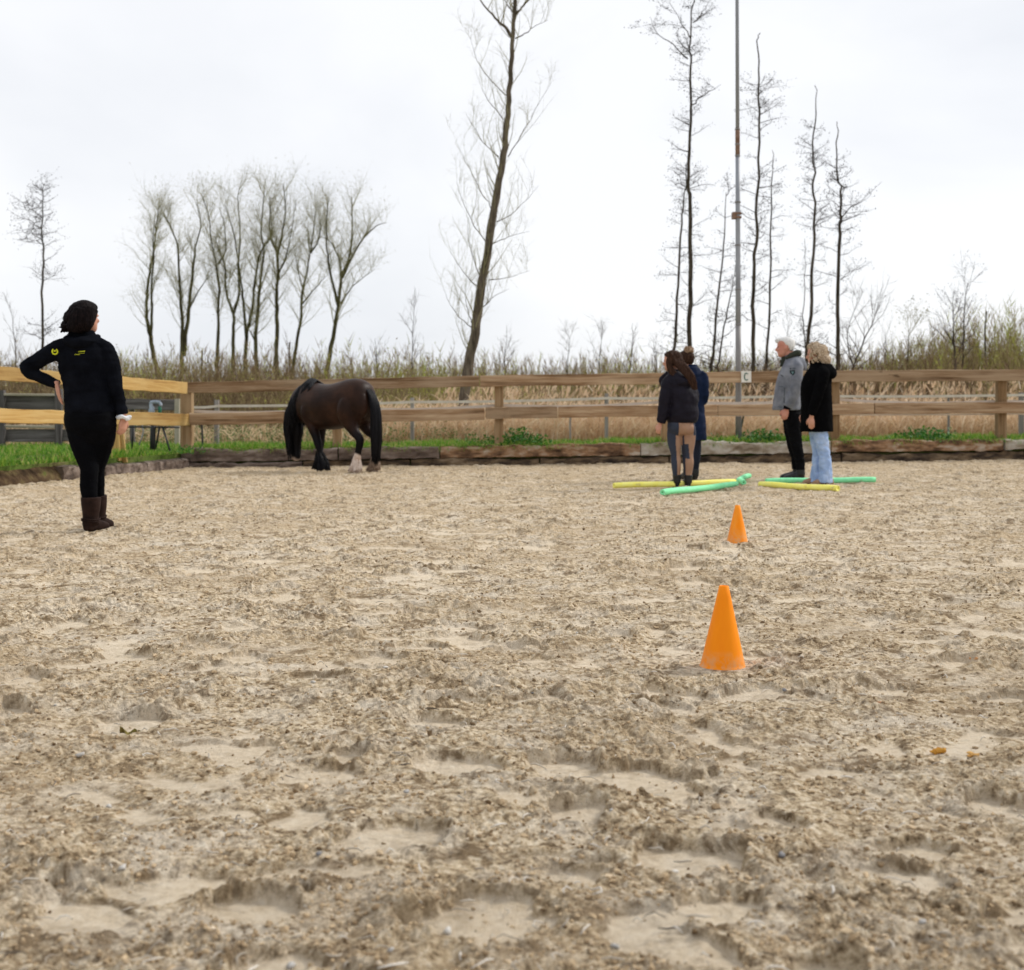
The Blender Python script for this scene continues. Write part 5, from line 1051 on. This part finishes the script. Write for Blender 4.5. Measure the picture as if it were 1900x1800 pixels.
for q in range(26):
    a_ = r_.uniform(0, 6.283); t_ = r_.uniform(-1, 1); cc_ = np.array([-.078, -.02, 1.658]); d_ = np.array([math.cos(a_)*.046, math.sin(a_)*.046, t_*.03]); e_ = np.array([-math.sin(a_)*.03, math.cos(a_)*.03, .012*r_.standard_normal()])
    limb(mb, [cc_+d_*.85-e_, cc_+d_*1.05, cc_+d_*.9+e_+(0, 0, .01*r_.standard_normal())], [.014, .018, .008], 3, 6)
ball(mb, (-.078, -.02, 1.655), (.042, .042, .04))
obj('hair_bun', crease(skin_over(mb, 'bun', .005, 1, .7), .006, (40, 40, 40), 6), M['hair_bun'], Np)

# ---- man in grey coat
Mp = thing('person', feet_at(1473.3, 888), 'white haired man in a grey hooded winter coat and black trousers standing in profile', 'person')
f, s = fs(-.93, .36); hf = np.array([-.96, .28, -.04]); hc_ = np.array([-.105, .01, 1.685])
mb = MB(); head(mb, hc_, hf, .25); limb(mb, [hc_+(.035, 0, -.05), (-.04, 0, 1.57), (0, 0, 1.45)], [.06, .063, .08])
torso(mb, f, s, [(0, 0, 1.45, .13, .08), (-.04, 0, 1.1, .13, .09), (-.035, 0, .90, .10, .07)])
limb(mb, [(.01, -.17, 1.45), (-.035, -.21, 1.14), (-.13, -.2, .90)], [.055, .044, .032]); limb(mb, [(.06, .17, 1.45), (.06, .22, 1.14), (-.04, .24, .90)], [.055, .044, .032])
hand(mb, (-.133, -.2, .895), (-.28, .0, -.95), (.25, .95, 0), -1, 1.08, .85); hand(mb, (-.04, .24, .895), (-.28, 0, -.95), (.2, -.95, 0), 1, 1.08, .85)
limb(mb, [(-.03, -.085, .84), (-.015, -.085, .66), (.005, -.085, .50), (.02, -.085, .42), (.05, -.085, .28), (.062, -.08, .10)], [.06, .055, .048, .044, .038, .034]); limb(mb, [(-.025, .085, .84), (-.015, .09, .66), (.0, .09, .50), (.012, .09, .42), (.045, .09, .28), (.055, .09, .10)], [.06, .055, .048, .044, .038, .034])
obj('body', skin_over(mb, 'body', .006, 3, .5), M['skin_ruddy'], Mp); eyes(Mp, hc_, hf, .25)
mb = MB(); torso(mb, f, s, [(-.085, 0, .885, .20, .178), (-.085, 0, .92, .205, .18), (-.072, 0, 1.08, .205, .172), (-.052, 0, 1.25, .21, .16), (-.028, 0, 1.38, .205, .142), (-.008, 0, 1.47, .18, .118), (-.005, 0, 1.53, .12, .10), (-.02, 0, 1.585, .088, .088)])
limb(mb, [(.0, -.12, 1.49), (.005, -.185, 1.43), (-.01, -.215, 1.30), (-.03, -.225, 1.15), (-.075, -.215, 1.03), (-.122, -.2, .925)], [.075, .083, .08, .072, .066, .056])
limb(mb, [(.04, .12, 1.49), (.06, .185, 1.43), (.07, .225, 1.30), (.06, .235, 1.15), (.01, .24, 1.03), (-.03, .24, .925)], [.075, .083, .08, .072, .066, .056])
loft(mb, [((.125, -.035, 1.39), s*.05, f*.03), ((.115, -.035, 1.44), s*.11, f*.05), ((.085, -.03, 1.50), s*.13, f*.065), ((.05, -.02, 1.555), s*.115, f*.07)], 18)
jk = crease(skin_over(mb, 'coat', .007, 3, .65), .006, (4, 4, 7), 17); J = obj('winter_coat', jk, M['grey_coat'], Mp)
sh_ = [(-.087, 1.385), (-.064, 1.39), (-.041, 1.385), (-.040, 1.355), (-.048, 1.335), (-.064, 1.318), (-.080, 1.335), (-.088, 1.355)]
prints(J, jk, [sh_, bar(-.088, 1.408, -.035, 1.408, .011)], M['patch_dark'], 'sleeve_patch')
prints(J, jk, [[(-.077, 1.372), (-.064, 1.364), (-.064, 1.334)], [(-.051, 1.372), (-.064, 1.364), (-.064, 1.334)]], M['patch_teal'], 'patch_mark', .0045)
for b_ in ([bar(-.152, 1.17, -.158, 1.06, .006)], [bar(-.158, 1.05, -.163, .94, .006)], [bar(-.225, 1.185, -.165, 1.178, .006)], [bar(-.20, 1.34, -.165, 1.31, .012)], [bar(-.235, .925, -.175, .922, .005)]): prints(J, jk, b_, M['patch_dark'], 'seam')
mb = MB(); limb(mb, [(-.10, -.055, 1.535), (-.05, -.085, 1.575), (.02, -.08, 1.605), (.06, 0, 1.605), (.03, .08, 1.60), (-.05, .085, 1.57), (-.10, .05, 1.53)], [.024, .034, .042, .048, .042, .034, .024]); limb(mb, [(-.145, 0, 1.44), (-.125, .0, 1.52), (-.10, 0, 1.56)], [.035, .04, .03])
obj('hood_lining', crease(skin_over(mb, 'lining', .006, 2, .6), .006, (14, 14, 14), 2), M['olive'], Mp)
mb = MB(); limb(mb, [(-.122, -.2, .935), (-.131, -.2, .893)], [.046, .042]); obj('cuff', mb.mesh('cuff', True), M['black_cloth'], Mp)
mb = MB(); limb(mb, [(-.03, .24, .935), (-.04, .24, .893)], [.046, .042]); obj('cuff', mb.mesh('cuff', True), M['black_cloth'], Mp)
mb = MB(); torso(mb, f, s, [(-.035, 0, .98, .15, .12), (-.035, 0, .88, .165, .13), (-.03, 0, .80, .16, .125), (-.02, 0, .74, .12, .10)])
limb(mb, [(-.03, -.085, .84), (-.015, -.085, .66), (.005, -.085, .50), (.02, -.085, .42), (.05, -.085, .28), (.062, -.08, .13)], [.10, .095, .080, .073, .064, .062])
limb(mb, [(-.025, .085, .84), (-.015, .09, .66), (.0, .09, .50), (.012, .09, .42), (.045, .09, .28), (.055, .09, .13)], [.10, .095, .080, .073, .064, .062])
obj('trousers', crease(skin_over(mb, 'trousers', .007, 3, .6), .009, (9, 9, 16), 5), M['dark_trouser'], Mp)
shoe(Mp, 'shoe', (.115, -.08, 0), (-.145, -.055, 0), M['boot_black'], .052, ([(.068, -.08, .06), (.064, -.08, .16)], [.056, .056])); shoe(Mp, 'shoe', (.11, .09, 0), (-.15, .15, 0), M['boot_black'], .052, ([(.062, .09, .06), (.058, .09, .16)], [.056, .056]))
mb = MB(); H = .25; f_ = hf/np.linalg.norm(hf); s_h = np.array([f_[1], -f_[0], 0]); s_h /= np.linalg.norm(s_h); up_ = np.cross(s_h, f_)
loft(mb, [(hc_+up_*v*H+f_*(a+b)/2*H, s_h*w_*H, f_*(a-b)/2*H) for v, a, b, w_ in [(-.20, -.22, -.40, .22), (-.08, -.16, -.47, .315), (.03, -.07, -.50, .34), (.12, .10, -.52, .35), (.25, .28, -.52, .35), (.36, .33, -.47, .32), (.46, .24, -.35, .24), (.53, .07, -.18, .11)]], 24)
limb(mb, [hc_+H*(f_*.22+up_*.42+s_h*.12), hc_+H*(f_*.36+up_*.36), hc_+H*(f_*.30+up_*.34-s_h*.18)], [.035, .032, .025])
obj('hair', crease(skin_over(mb, 'hair', .006, 2, .7), .006, (34, 34, 26), 3), M['hair_white'], Mp)

# ---- woman with curly blonde hair, black coat, light jeans
Bp = thing('person', feet_at(1525, 898.5), 'curly blonde haired woman in a black coat and pale blue flared jeans', 'person')
f, s = fs(-.85, .5); hf = np.array([-.90, .42, -.05]); hc_ = np.array([-.068, .01, 1.535])
mb = MB(); head(mb, hc_, hf, .225); limb(mb, [hc_+(.03, 0, -.05), (-.04, 0, 1.42), (-.02, 0, 1.32)], [.05, .052, .07])
torso(mb, f, s, [(-.03, 0, 1.33, .12, .08), (-.05, 0, 1.0, .12, .10), (-.04, 0, .68, .12, .10)])
limb(mb, [(0, -.16, 1.31), (-.1, -.2, 1.04), (-.165, -.2, .80)], [.048, .038, .027]); limb(mb, [(.02, .17, 1.31), (-.04, .22, 1.04), (-.16, .24, .84)], [.048, .038, .027])
hand(mb, (-.166, -.2, .80), (.0, .0, -1), (.45, .9, 0), -1, .98, .55); hand(mb, (-.16, .24, .84), (-.1, 0, -1), (.4, -.9, 0), 1, .98, .55)
limb(mb, [(-.045, -.06, .70), (-.02, -.065, .55), (.01, -.065, .40), (.022, -.065, .28), (.026, -.065, .08)], [.06, .055, .045, .042, .036]); limb(mb, [(-.045, .08, .70), (-.035, .085, .55), (-.02, .09, .40), (-.022, .09, .28), (-.03, .09, .08)], [.06, .055, .045, .042, .036])
obj('body', skin_over(mb, 'body', .006, 3, .5), M['skin'], Bp); eyes(Bp, hc_, hf, .225)
mb = MB(); torso(mb, f, s, [(-.062, 0, .63, .19, .188), (-.062, 0, .66, .192, .19), (-.055, 0, .88, .185, .178), (-.062, 0, 1.08, .18, .178), (-.055, 0, 1.22, .185, .17), (-.04, 0, 1.32, .17, .14), (-.035, 0, 1.385, .12, .105), (-.045, 0, 1.43, .088, .085), (-.06, 0, 1.465, .08, .078)])
limb(mb, [(-.01, -.10, 1.355), (-.015, -.165, 1.30), (-.06, -.205, 1.17), (-.10, -.215, 1.04), (-.135, -.21, .93), (-.163, -.2, .825)], [.07, .075, .07, .064, .058, .05])
limb(mb, [(.01, .10, 1.355), (.015, .17, 1.30), (-.01, .215, 1.17), (-.05, .23, 1.04), (-.12, .235, .93), (-.155, .24, .865)], [.07, .075, .07, .064, .058, .05])
loft(mb, [((.10, -.06, 1.25), s*.06, f*.03), ((.105, -.065, 1.30), s*.12, f*.055), ((.075, -.05, 1.37), s*.135, f*.07), ((.03, -.03, 1.425), s*.11, f*.075)], 18)
obj('winter_coat', crease(skin_over(mb, 'coat', .007, 3, .6), .007, (7, 7, 9), 27), M['black_wool'], Bp)
mb = MB(); torso(mb, f, s, [(-.04, 0, .78, .14, .12), (-.04, 0, .66, .135, .11), (-.03, 0, .58, .10, .08)])
limb(mb, [(-.045, -.06, .70), (-.02, -.065, .55), (.01, -.065, .40), (.022, -.065, .28), (.026, -.065, .14), (.024, -.065, .03)], [.092, .084, .071, .072, .080, .090])
limb(mb, [(-.045, .08, .70), (-.035, .085, .55), (-.02, .09, .40), (-.022, .09, .28), (-.03, .09, .14), (-.035, .09, .03)], [.090, .082, .068, .070, .078, .086])
obj('jeans', crease(skin_over(mb, 'jeans', .007, 3, .6), .012, (10, 10, 15), 31), M['jeans'], Bp)
shoe(Bp, 'shoe', (.12, -.075, 0), (-.125, -.045, 0), M['shoe_tan'], .046); shoe(Bp, 'shoe', (.04, .08, 0), (-.20, .13, 0), M['shoe_tan'], .046)
mb, f_, s_h, up_ = hair_cap(hc_+(.008, 0, .0), hf, .225, 1.03)
for q in range(150):
    d_ = r_.standard_normal(3); d_ /= np.linalg.norm(d_); c = hc_+np.array([.02, 0, .005])+d_*np.array([.118, .11, .122])
    fd = d_.dot(f_)
    if (fd > .45 and d_[2] < .45) or d_[2] < -.85: continue
    rr_ = r_.uniform(.014, .028); tube(mb, [c+np.array([rr_*math.cos(a_), .4*rr_*math.sin(a_*1.3), rr_*math.sin(a_)]) for a_ in np.linspace(0, 5, 9)], .009, 6)
ball(mb, (.03, -.02, 1.47), (.085, .085, .075))
obj('hair', crease(skin_over(mb, 'hair', .005, 1, .6), .008, (40, 40, 40), 7), M['hair_blonde'], Bp)
# ------------------------------------------------------------------ grazing horse
Hc = G(627, 874); Hc.z = -.012
horse = thing('horse', Hc, 'dark brown cob horse with black mane and tail grazing head down by the kerb', 'horse')
horse.rotation_euler = (0, 0, math.radians(180-33))            # local +X is the way it faces
fx = np.array([1., 0, 0]); ly = np.array([0, 1., 0]); uz = np.array([0, 0, 1.])
mb = MB()
loft(mb, [((x, 0, z), ly*w_, uz*h_) for x, z, h_, w_ in [(-.63, 1.06, .10, .08), (-.605, 1.06, .20, .17), (-.54, 1.045, .29, .255), (-.42, 1.04, .345, .305), (-.27, 1.03, .358, .322), (-.10, 1.0, .352, .332), (.08, .975, .345, .338), (.25, .975, .345, .325), (.40, .99, .35, .29), (.52, 1.02, .345, .25), (.62, 1.03, .30, .215), (.70, 1.0, .22, .165), (.74, .97, .12, .09)]], 32, power=2.15)
def nk(x, z, rh, rw, tilt): t = np.array([math.cos(tilt), 0, math.sin(tilt)]); n = np.array([-t[2], 0, t[0]]); return ((x, .0, z), ly*rw, n*rh)
loft(mb, [nk(.38, 1.10, .25, .17, -.2), nk(.55, 1.10, .26, .165, -.45), nk(.68, 1.03, .255, .15, -.75), nk(.77, .93, .22, .135, -1.0), nk(.83, .83, .17, .115, -1.2), nk(.855, .76, .13, .095, -1.35)], 24)
# head hanging nearly straight down
loft(mb, [((.87, 0, .84), ly*.06, fx*.07), ((.865, 0, .79), ly*.088, fx*.115), ((.855, 0, .70), ly*.098, fx*.135), ((.845, 0, .60), ly*.098, fx*.132), ((.845, 0, .50), ly*.085, fx*.112), ((.845, 0, .40), ly*.070, fx*.09), ((.84, 0, .31), ly*.060, fx*.075), ((.835, 0, .23), ly*.062, fx*.074), ((.83, 0, .175), ly*.055, fx*.062), ((.825, 0, .15), ly*.03, fx*.035)], 22, power=2.2)
for q in (-1, 1):
    limb(mb, [(.87, q*.055, .80), (.90, q*.085, .87), (.905, q*.09, .93)], [.035, .032, .008]); ball(mb, (.92, q*.082, .66), (.03, .025, .03)); ball(mb, (.895, q*.04, .20), (.016, .014, .02))
# legs
def foreleg(y, xs, dx=0):
    limb(mb, [(xs[0], y*.6, 1.12), (xs[0], y*.8, 1.0), (xs[0]+.0, y, .86), (xs[1], y, .72), (xs[2], y, .55), (xs[3], y, .42), (xs[4], y, .30), (xs[5], y, .17), (xs[6], y, .09), (xs[6]+.015, y, .015)],
         [(.05, .04), (.14, .09), (.15, .10), (.105, .085), (.075, .066), (.066, .062), (.050, .045), (.058, .056), (.07, .068), (.088, .085)], 4, 16)
foreleg(.155, [.43, .38, .30, .25, .21, .165, .135]); foreleg(-.155, [.47, .46, .47, .48, .49, .50, .515])
def hind(y, hx, ht):
    limb(mb, [(-.39, y*.6, 1.2), (-.38, y*.8, 1.05), (-.36, y, .88), (-.39, y, .74), (-.46, y, .61), (hx-.085, y, .50), (hx-.085, y, .42), (hx-.055, y, .30), (hx-.03, y, .19), (hx, y, .10), (hx+.02, y, .015)],
         [(.06, .05), (.2, .13), (.215, .15), (.15, .115), (.092, .075), (.074, .058), (.066, .052), (.054, .047), (.064, .060), (.075, .072), (.092, .088)], 4, 16)
hind(.165, -.475, 0); hind(-.165, -.55, 0)
ball(mb, (-.56, .11, 1.0), (.10, .11, .2)); ball(mb, (-.56, -.11, 1.0), (.10, .11, .2)); ball(mb, (.45, .14, .86), (.13, .10, .16)); ball(mb, (.45, -.14, .86), (.13, .10, .16))
hm = skin_over(mb, 'horse_body', .010, 14, 1)
n = len(hm.vertices); co = np.empty(n*3); hm.vertices.foreach_get('co', co); co = co.reshape(-1, 3)
wh = np.zeros(n); bl = np.zeros(n)
nz = np.array([mnoise.noise(Vector(c*11)) for c in co])
hindmask = co[:, 0] < -.2
nearh = hindmask & (co[:, 1] > 0); farh = hindmask & (co[:, 1] < 0)
wh = np.where(nearh, sstep(.30, .25, co[:, 2]+.05*nz+.10*(co[:, 0]+.5)), wh) if False else np.where(nearh, 1-sstep(.255, .30, co[:, 2]+.04*nz-.25*(co[:, 0]+.52)), 0)
wh = np.where(farh, (1-sstep(.10, .16, co[:, 2]+.03*nz))*(.4), wh)
headm = (co[:, 0] > .74) & (co[:, 2] < .75)
wh = np.maximum(wh, np.where(headm, .55*(1-sstep(.17, .235, co[:, 2]+.06*nz)), 0))
bl = np.maximum(1-sstep(.50, .72, co[:, 2]+.06*nz), np.where(co[:, 0] > .70, 1-sstep(.8, 1.15, co[:, 2]), 0))*(1-wh)
for nm, v in (('white', wh), ('dark', bl)):
    a = hm.attributes.new(nm, 'FLOAT', 'POINT'); a.data.foreach_set('value', np.clip(v, 0, 1).astype(np.float32))
m, nt, p = new_mat('horse coat', .45, .10)
base = ramp(nt, tex(nt, 2.6, 4), [(.3, (.012, .0058, .0042)), (.5, (.026, .0122, .0080)), (.7, (.054, .025, .015))])
c = mixc(nt, attr(nt, 'dark'), base, (.0035, .003, .004)); c = mixc(nt, attr(nt, 'white'), c, ramp(nt, tex(nt, 14, 4), [(.35, (.46, .33, .26)), (.6, (.72, .60, .52))]))
nt.links.new(c, p.inputs['Base Color']); p.inputs['Sheen Weight'].default_value = 0; p.inputs['Sheen Roughness'].default_value = .4
bump(nt, p, tex(nt, 60, 4, sc=(1, 1, .35)), .25, .004); M['horse'] = m
obj('body', hm, m, horse)
M['horsehair'] = hairmat('black horse hair', (.0015, .0015, .002), (.004, .0038, .005), (.012, .012, .017), (26, 26, 2))
r_ = np.random.default_rng(9)
mb = MB()
crest = smooth_path(np.array([(.40, 0, 1.37), (.52, 0, 1.395), (.64, 0, 1.34), (.78, 0, 1.22), (.90, 0, 1.07), (.955, 0, .95), (.95, 0, .88)]), 8)
for q in range(520):
    k = r_.uniform(0, 1)**.75*(len(crest)-1.01); i0 = int(k); c0 = crest[i0]+(crest[i0+1]-crest[i0])*(k-i0); t = k/len(crest)
    sd = 1 if r_.random() < .72 else -1; out_ = .11+.09*(1-t)+r_.uniform(-.02, .03); dl = (.22+.42*t)*r_.uniform(.7, 1.15)
    b1 = c0+np.array([r_.uniform(-.03, .03)-.03, sd*out_*.75, -.08-.04*r_.random()]); b2 = c0+np.array([-.06*t+r_.uniform(-.05, .04), sd*out_*1.02, -dl*.55-.06]); b3 = c0+np.array([-.09*t+r_.uniform(-.06, .05), sd*out_*(.98-.25*t), -dl-.06])
    limb(mb, [c0+np.array([0, 0, .012]), b1, b2, b3], [.012, .014, .010, .002], 3, 5)
for q in range(150):                                          # forelock and long mane locks over the face
    a_ = r_.uniform(-1, 1); sd = r_.uniform(-1, 1); z1 = r_.uniform(.25, .42)
    limb(mb, [(.92+.02*a_, sd*.06, .93), (.99+.01*a_-.09*abs(sd), sd*.115, .80), (.975-.10*abs(sd)+.02*a_, sd*.125, .60), (.93-.07*abs(sd), sd*.10, z1)], [.014, .015, .011, .002], 3, 5)
M['horsehair'].node_tree.nodes['Principled BSDF'].inputs['Specular IOR Level'].default_value = .12; M['horsehair'].node_tree.nodes['Principled BSDF'].inputs['Roughness'].default_value = .45
obj('mane', mb.mesh('mane', True), M['horsehair'], horse)
mb = MB()
for q in range(380):
    a_ = r_.uniform(0, 6.283); rr_ = math.sqrt(r_.random()); dx, dy = math.cos(a_)*rr_, math.sin(a_)*rr_; zb = r_.uniform(.14, .34) if rr_ > .4 else r_.uniform(.10, .25)
    limb(mb, [(-.575+.03*dx, .05*dy, 1.24+.03*dx), (-.655+.035*dx, .065*dy, 1.16+.03*dx), (-.725+.05*dx, .085*dy, .95), (-.74+.065*dx, .10*dy, .62), (-.735+.055*dx, .09*dy, .36), (-.725+.045*dx+r_.uniform(-.015, .015), .075*dy, zb)], [.013, .015, .013, .011, .009, .002], 3, 5)
obj('tail', mb.mesh('tail', True), M['horsehair'], horse)
mbw, mbk, mbf = MB(), MB(), MB()                                         # feathered hair on the lower legs
for (x0, y0, wmb, x1) in ((.19, .155, mbk, .135), (.505, -.155, mbk, .515), (-.50, .165, mbw, -.475), (-.575, -.165, mbf, -.55)):
    for q in range(80):
        a_ = r_.uniform(0, 6.283); ca, sa = math.cos(a_), math.sin(a_); z0 = r_.uniform(.14, .30) if wmb is mbk else r_.uniform(.12, .24)
        limb(wmb, [(x0+.045*ca, y0+.042*sa, z0), ((x0+x1)/2+.075*ca-.012, y0+.072*sa, z0*.55), (x1+.105*ca+.01, y0+.10*sa, r_.uniform(.012, .05))], [.012, .014, .004], 3, 4)
tag(obj('feather', mbk.mesh('feather', True), M['horsehair'], horse), 'long black hair on the front lower legs', None, None, 'stuff')
M['feather_brown'] = hairmat('dusty leg hair', (.10, .07, .05), (.24, .17, .125), (.46, .37, .30), (16, 16, 4))
tag(obj('feather', mbf.mesh('feather', True), M['feather_brown'], horse), 'dusty brown hair on the far hind leg', None, None, 'stuff')
M['feather_white'] = hairmat('pale leg hair', (.46, .34, .27), (.70, .58, .50), (.82, .74, .67), (16, 16, 4))
tag(obj('feather', mbw.mesh('feather', True), M['feather_white'], horse), 'white hair on the near hind lower leg', None, None, 'stuff')
# ------------------------------------------------------------------ cones
def make_cone(px, py, label, hgt, rb, rt, tilt, mat, dip):
    g = G(px, py); z0 = max(sand_h(g.x+rb*math.cos(t), g.y+rb*math.sin(t)) for t in np.linspace(0, 6.283, 40))
    root = thing('training_cone', (g.x, g.y, z0-dip), label, 'cone', 'orange cones in a row on the sand'); n = 40; V = []; mb = MB()
    prof_ = [(rb+.004, 0), (rb+.004, .004), (rb, .008), (rb*.985+rt*.015, .016)] + [(rb+(rt-rb)*t, .008+(hgt-.008)*t) for t in np.linspace(.1, 1, 8)] + [(rt-.002, hgt+.0015), (rt-.0035, hgt), (rt-.004, hgt-.02), (.0001+rt*.4, hgt-.021)]
    th = np.arange(n)*2*math.pi/n; k = len(prof_)
    for (r0, z) in prof_:
        for t in th: V.append((r0*math.cos(t)*(1+.006*math.cos(2*t+1)), r0*math.sin(t)*(1+.006*math.cos(2*t+1)), z+(.0012*math.sin(3*t) if z < .01 else 0)))
    i = np.arange(k-1)[:, None]*n; j = np.arange(n)[None, :]; j2 = (j+1) % n
    mb.add(V, [np.stack([i+j, i+j2, i+n+j2, i+n+j], -1).reshape(-1, 4), ((k-1)*n+np.arange(n))[None, :]]); o = obj('cone_body', mb.mesh('cone', True), M[mat], root)
    root.rotation_euler = tilt; return root
make_cone(1341, 1229, 'large nearest orange plastic cone standing alone in the middle of the sand', .282, .0765, .0165, (0, math.radians(1.2), 0), 'cone', .004)
make_cone(1368, 1006, 'farther orange cone tilted and sunk into a ridge of sand', .262, .0715, .0160, (math.radians(-3), math.radians(4), .6), 'cone_dirty', .028)
mb = MB()                                                     # heaped sand against the far cone
# ------------------------------------------------------------------ foam noodles
def noodle(pts, mat, label, r=.033, cat='pool noodle'):
    w_ = [G(x, y) for x, y in pts]; c0 = w_[0]; root = Vector((c0.x, c0.y, 0))
    q = smooth_path(np.array([(p_.x-root.x, p_.y-root.y, r-.006) for p_ in w_]), 8 if len(pts) > 2 else 10); k = len(q); n = 20
    if k > 2: q[:, 2] += .004*np.sin(np.linspace(0, 9, k))
    _, a, b = frames(q); th = np.arange(n)*2*math.pi/n; V = []
    for kk, rad in [(0, .010)]: pass
    def ring(i, rad, sh=0): return [q[i]+a[i]*rad*math.cos(t)+b[i]*rad*math.sin(t) for t in th]
    t0 = (q[1]-q[0])/np.linalg.norm(q[1]-q[0]); t1 = (q[-1]-q[-2])/np.linalg.norm(q[-1]-q[-2])
    seq = [[v+t0*.04 for v in ring(0, .011)], ring(0, .011), ring(0, r*.94)] + [ring(i, r*(1 if 0 < i < k-1 else .97)) for i in range(k)] + [ring(k-1, r*.94), ring(k-1, .011), [v-t1*.04 for v in ring(k-1, .011)]]
    seq[3] = [v+t0*.002 for v in seq[3]]
    m_ = len(seq); V = np.concatenate([np.array(s_) for s_ in seq]); i = np.arange(m_-1)[:, None]*n; j = np.arange(n)[None, :]; j2 = (j+1) % n
    mb = MB(); mb.add(V, [np.stack([i+j, i+j2, i+n+j2, i+n+j], -1).reshape(-1, 4), np.arange(n)[None, ::-1], ((m_-1)*n+np.arange(n))[None, :]])
    return tag(obj('pool_noodle', mb.mesh('noodle', True), M[mat], None, root), label, cat, 'foam noodles laid on the sand')
noodle([(1139, 905.5), (1364, 898.5)], 'foam_yellow', 'yellow foam noodle behind the boots of the long haired girl')
noodle([(1229, 918.5), (1366, 903)], 'foam_green', 'green foam noodle in front of the boots of the long haired girl')
noodle([(1380, 899.5), (1371, 895.5), (1379, 890), (1390, 887)], 'foam_green', 'short bent green foam noodle between the two pairs of people')
noodle([(1421, 897), (1520, 895.5), (1624, 894.5)], 'foam_green', 'green foam noodle behind the shoes of the curly blonde woman')
noodle([(1410, 903), (1555, 911.5)], 'foam_yellow', 'yellow foam noodle in front of the shoes of the curly blonde woman')
# ------------------------------------------------------------------ stones, leaves and scraps on the sand
M['stone'] = tinted('pale stones', [(0, (.12, .12, .13)), (.25, (.34, .33, .32)), (.6, (.58, .55, .50)), (1, (.74, .71, .66))], .8, .25)
protos = []
v0, f0 = rock_shape(1, 0)
for k in range(6):
    mb = MB(); mb.add(v0*(1+.22*rng.standard_normal((12, 1)))*np.array([1, .75, .5]), [f0], 0, [.5, .35, .62, .3, .45, .1][k]); protos.append(mb.mesh('stone', True))
u = rng.uniform(0, 1, 26); Yc = 1/(1/2.0 - u*(1/2.0-1/5.5)); X = Yc*np.tan(rng.uniform(-.40, .40, 26)); hs, _, _ = sand_parts(X, Yc)
for k in range(26):
    o = obj('pebble', protos[k % 6]); s_ = rng.uniform(.004, .010)*(1+.06*Yc[k])
    o.location = (X[k], Yc[k], hs[k]+s_*.3); o.scale = (s_,)*3; o.rotation_euler = (rng.normal(0, .3), rng.normal(0, .3), rng.uniform(0, 6.28))
    dark = k % 6 == 5
    tag(o, 'small dark grey pebble lying loose on the sand' if dark else 'small pale pebble lying loose on the sand', 'pebble', 'dark pebbles on the sand' if dark else 'pale pebbles on the sand')
for me in protos:
    me.materials.clear(); me.materials.append(M['stone'])
def scrap(name, px, py, stops, w_, h_, label, cat, seed, n=14, lift=.012):
    g = G(px, py); g.z = sand_h(g.x, g.y); r = np.random.default_rng(seed); mb = MB(); s_ = g.y/FPX; W_, H_ = w_*s_, h_*s_
    v0, f0 = rock_shape(1, 0)
    if name == 'fallen_leaf':
        k = 11; V = []
        for q in range(k):
            t = q/(k-1); hw = W_*.24*math.sin(math.pi*min(t*1.08, 1))**.8+.001; cz = H_*.25*math.sin(t*5+seed)+H_*.3
            for sgn in (-1, -.5, 0, .5, 1): V.append(((t-.5)*W_, sgn*hw*1.3, cz+H_*.8*abs(sgn)**1.5*(.5+.5*math.sin(t*9+sgn+seed))))
        i = np.arange(k-1)[:, None]*5; j = np.arange(4)[None, :]; mb.add(V, [np.stack([i+j, i+5+j, i+6+j, i+j+1], -1).reshape(-1, 4)], 0, np.repeat(r.uniform(.2, .8, k), 5))
    else:
        for q in range(n): mb.add(v0*(1+.3*r.standard_normal((12, 1)))*np.array([r.uniform(.12, .3)*W_, r.uniform(.10, .2)*W_, r.uniform(.2, .35)*H_])+np.array([r.uniform(-.42, .42)*W_, r.uniform(-.3, .3)*W_, r.uniform(.1, .5)*H_]), [f0], 0, float(r.random()))
    me = mb.mesh(name, name == 'fallen_leaf'); o = obj(name, me, tinted(name+' colour', stops, .85, .2), None, (g.x, g.y, g.z+lift*0)); return tag(o, label, cat)
scrap('fallen_leaf', 242, 1346, [(0, (.07, .055, .012)), (1, (.22, .17, .04))], 40, 17, 'curled olive brown leaf on the sand at the left', 'leaf', 1)
scrap('fallen_leaf', 748, 1127, [(0, (.02, .022, .010)), (1, (.06, .06, .03))], 20, 8, 'small dark green leaf in the middle of the sand', 'leaf', 4)
scrap('clay_lump', 1740, 1376, [(0, (.36, .16, .02)), (1, (.62, .33, .06))], 26, 14, 'bright ochre clump of sand near the right edge', 'clod', 2)
scrap('clay_lump', 1802, 1389, [(0, (.40, .20, .05)), (1, (.60, .36, .12))], 22, 9, 'paler ochre clump to the right of the bright one', 'clod', 3)
scrap('wood_chip', 1804, 1216, [(0, (.42, .20, .08)), (1, (.62, .36, .18))], 20, 9, 'orange wood chip near the right edge behind the ochre clump', 'wood chip', 5, 3)
scrap('wood_chip', 1617, 1301, [(0, (.36, .15, .07)), (1, (.58, .30, .16))], 26, 8, 'rusty wood chip on the sand right of the nearest cone', 'wood chip', 6, 3)
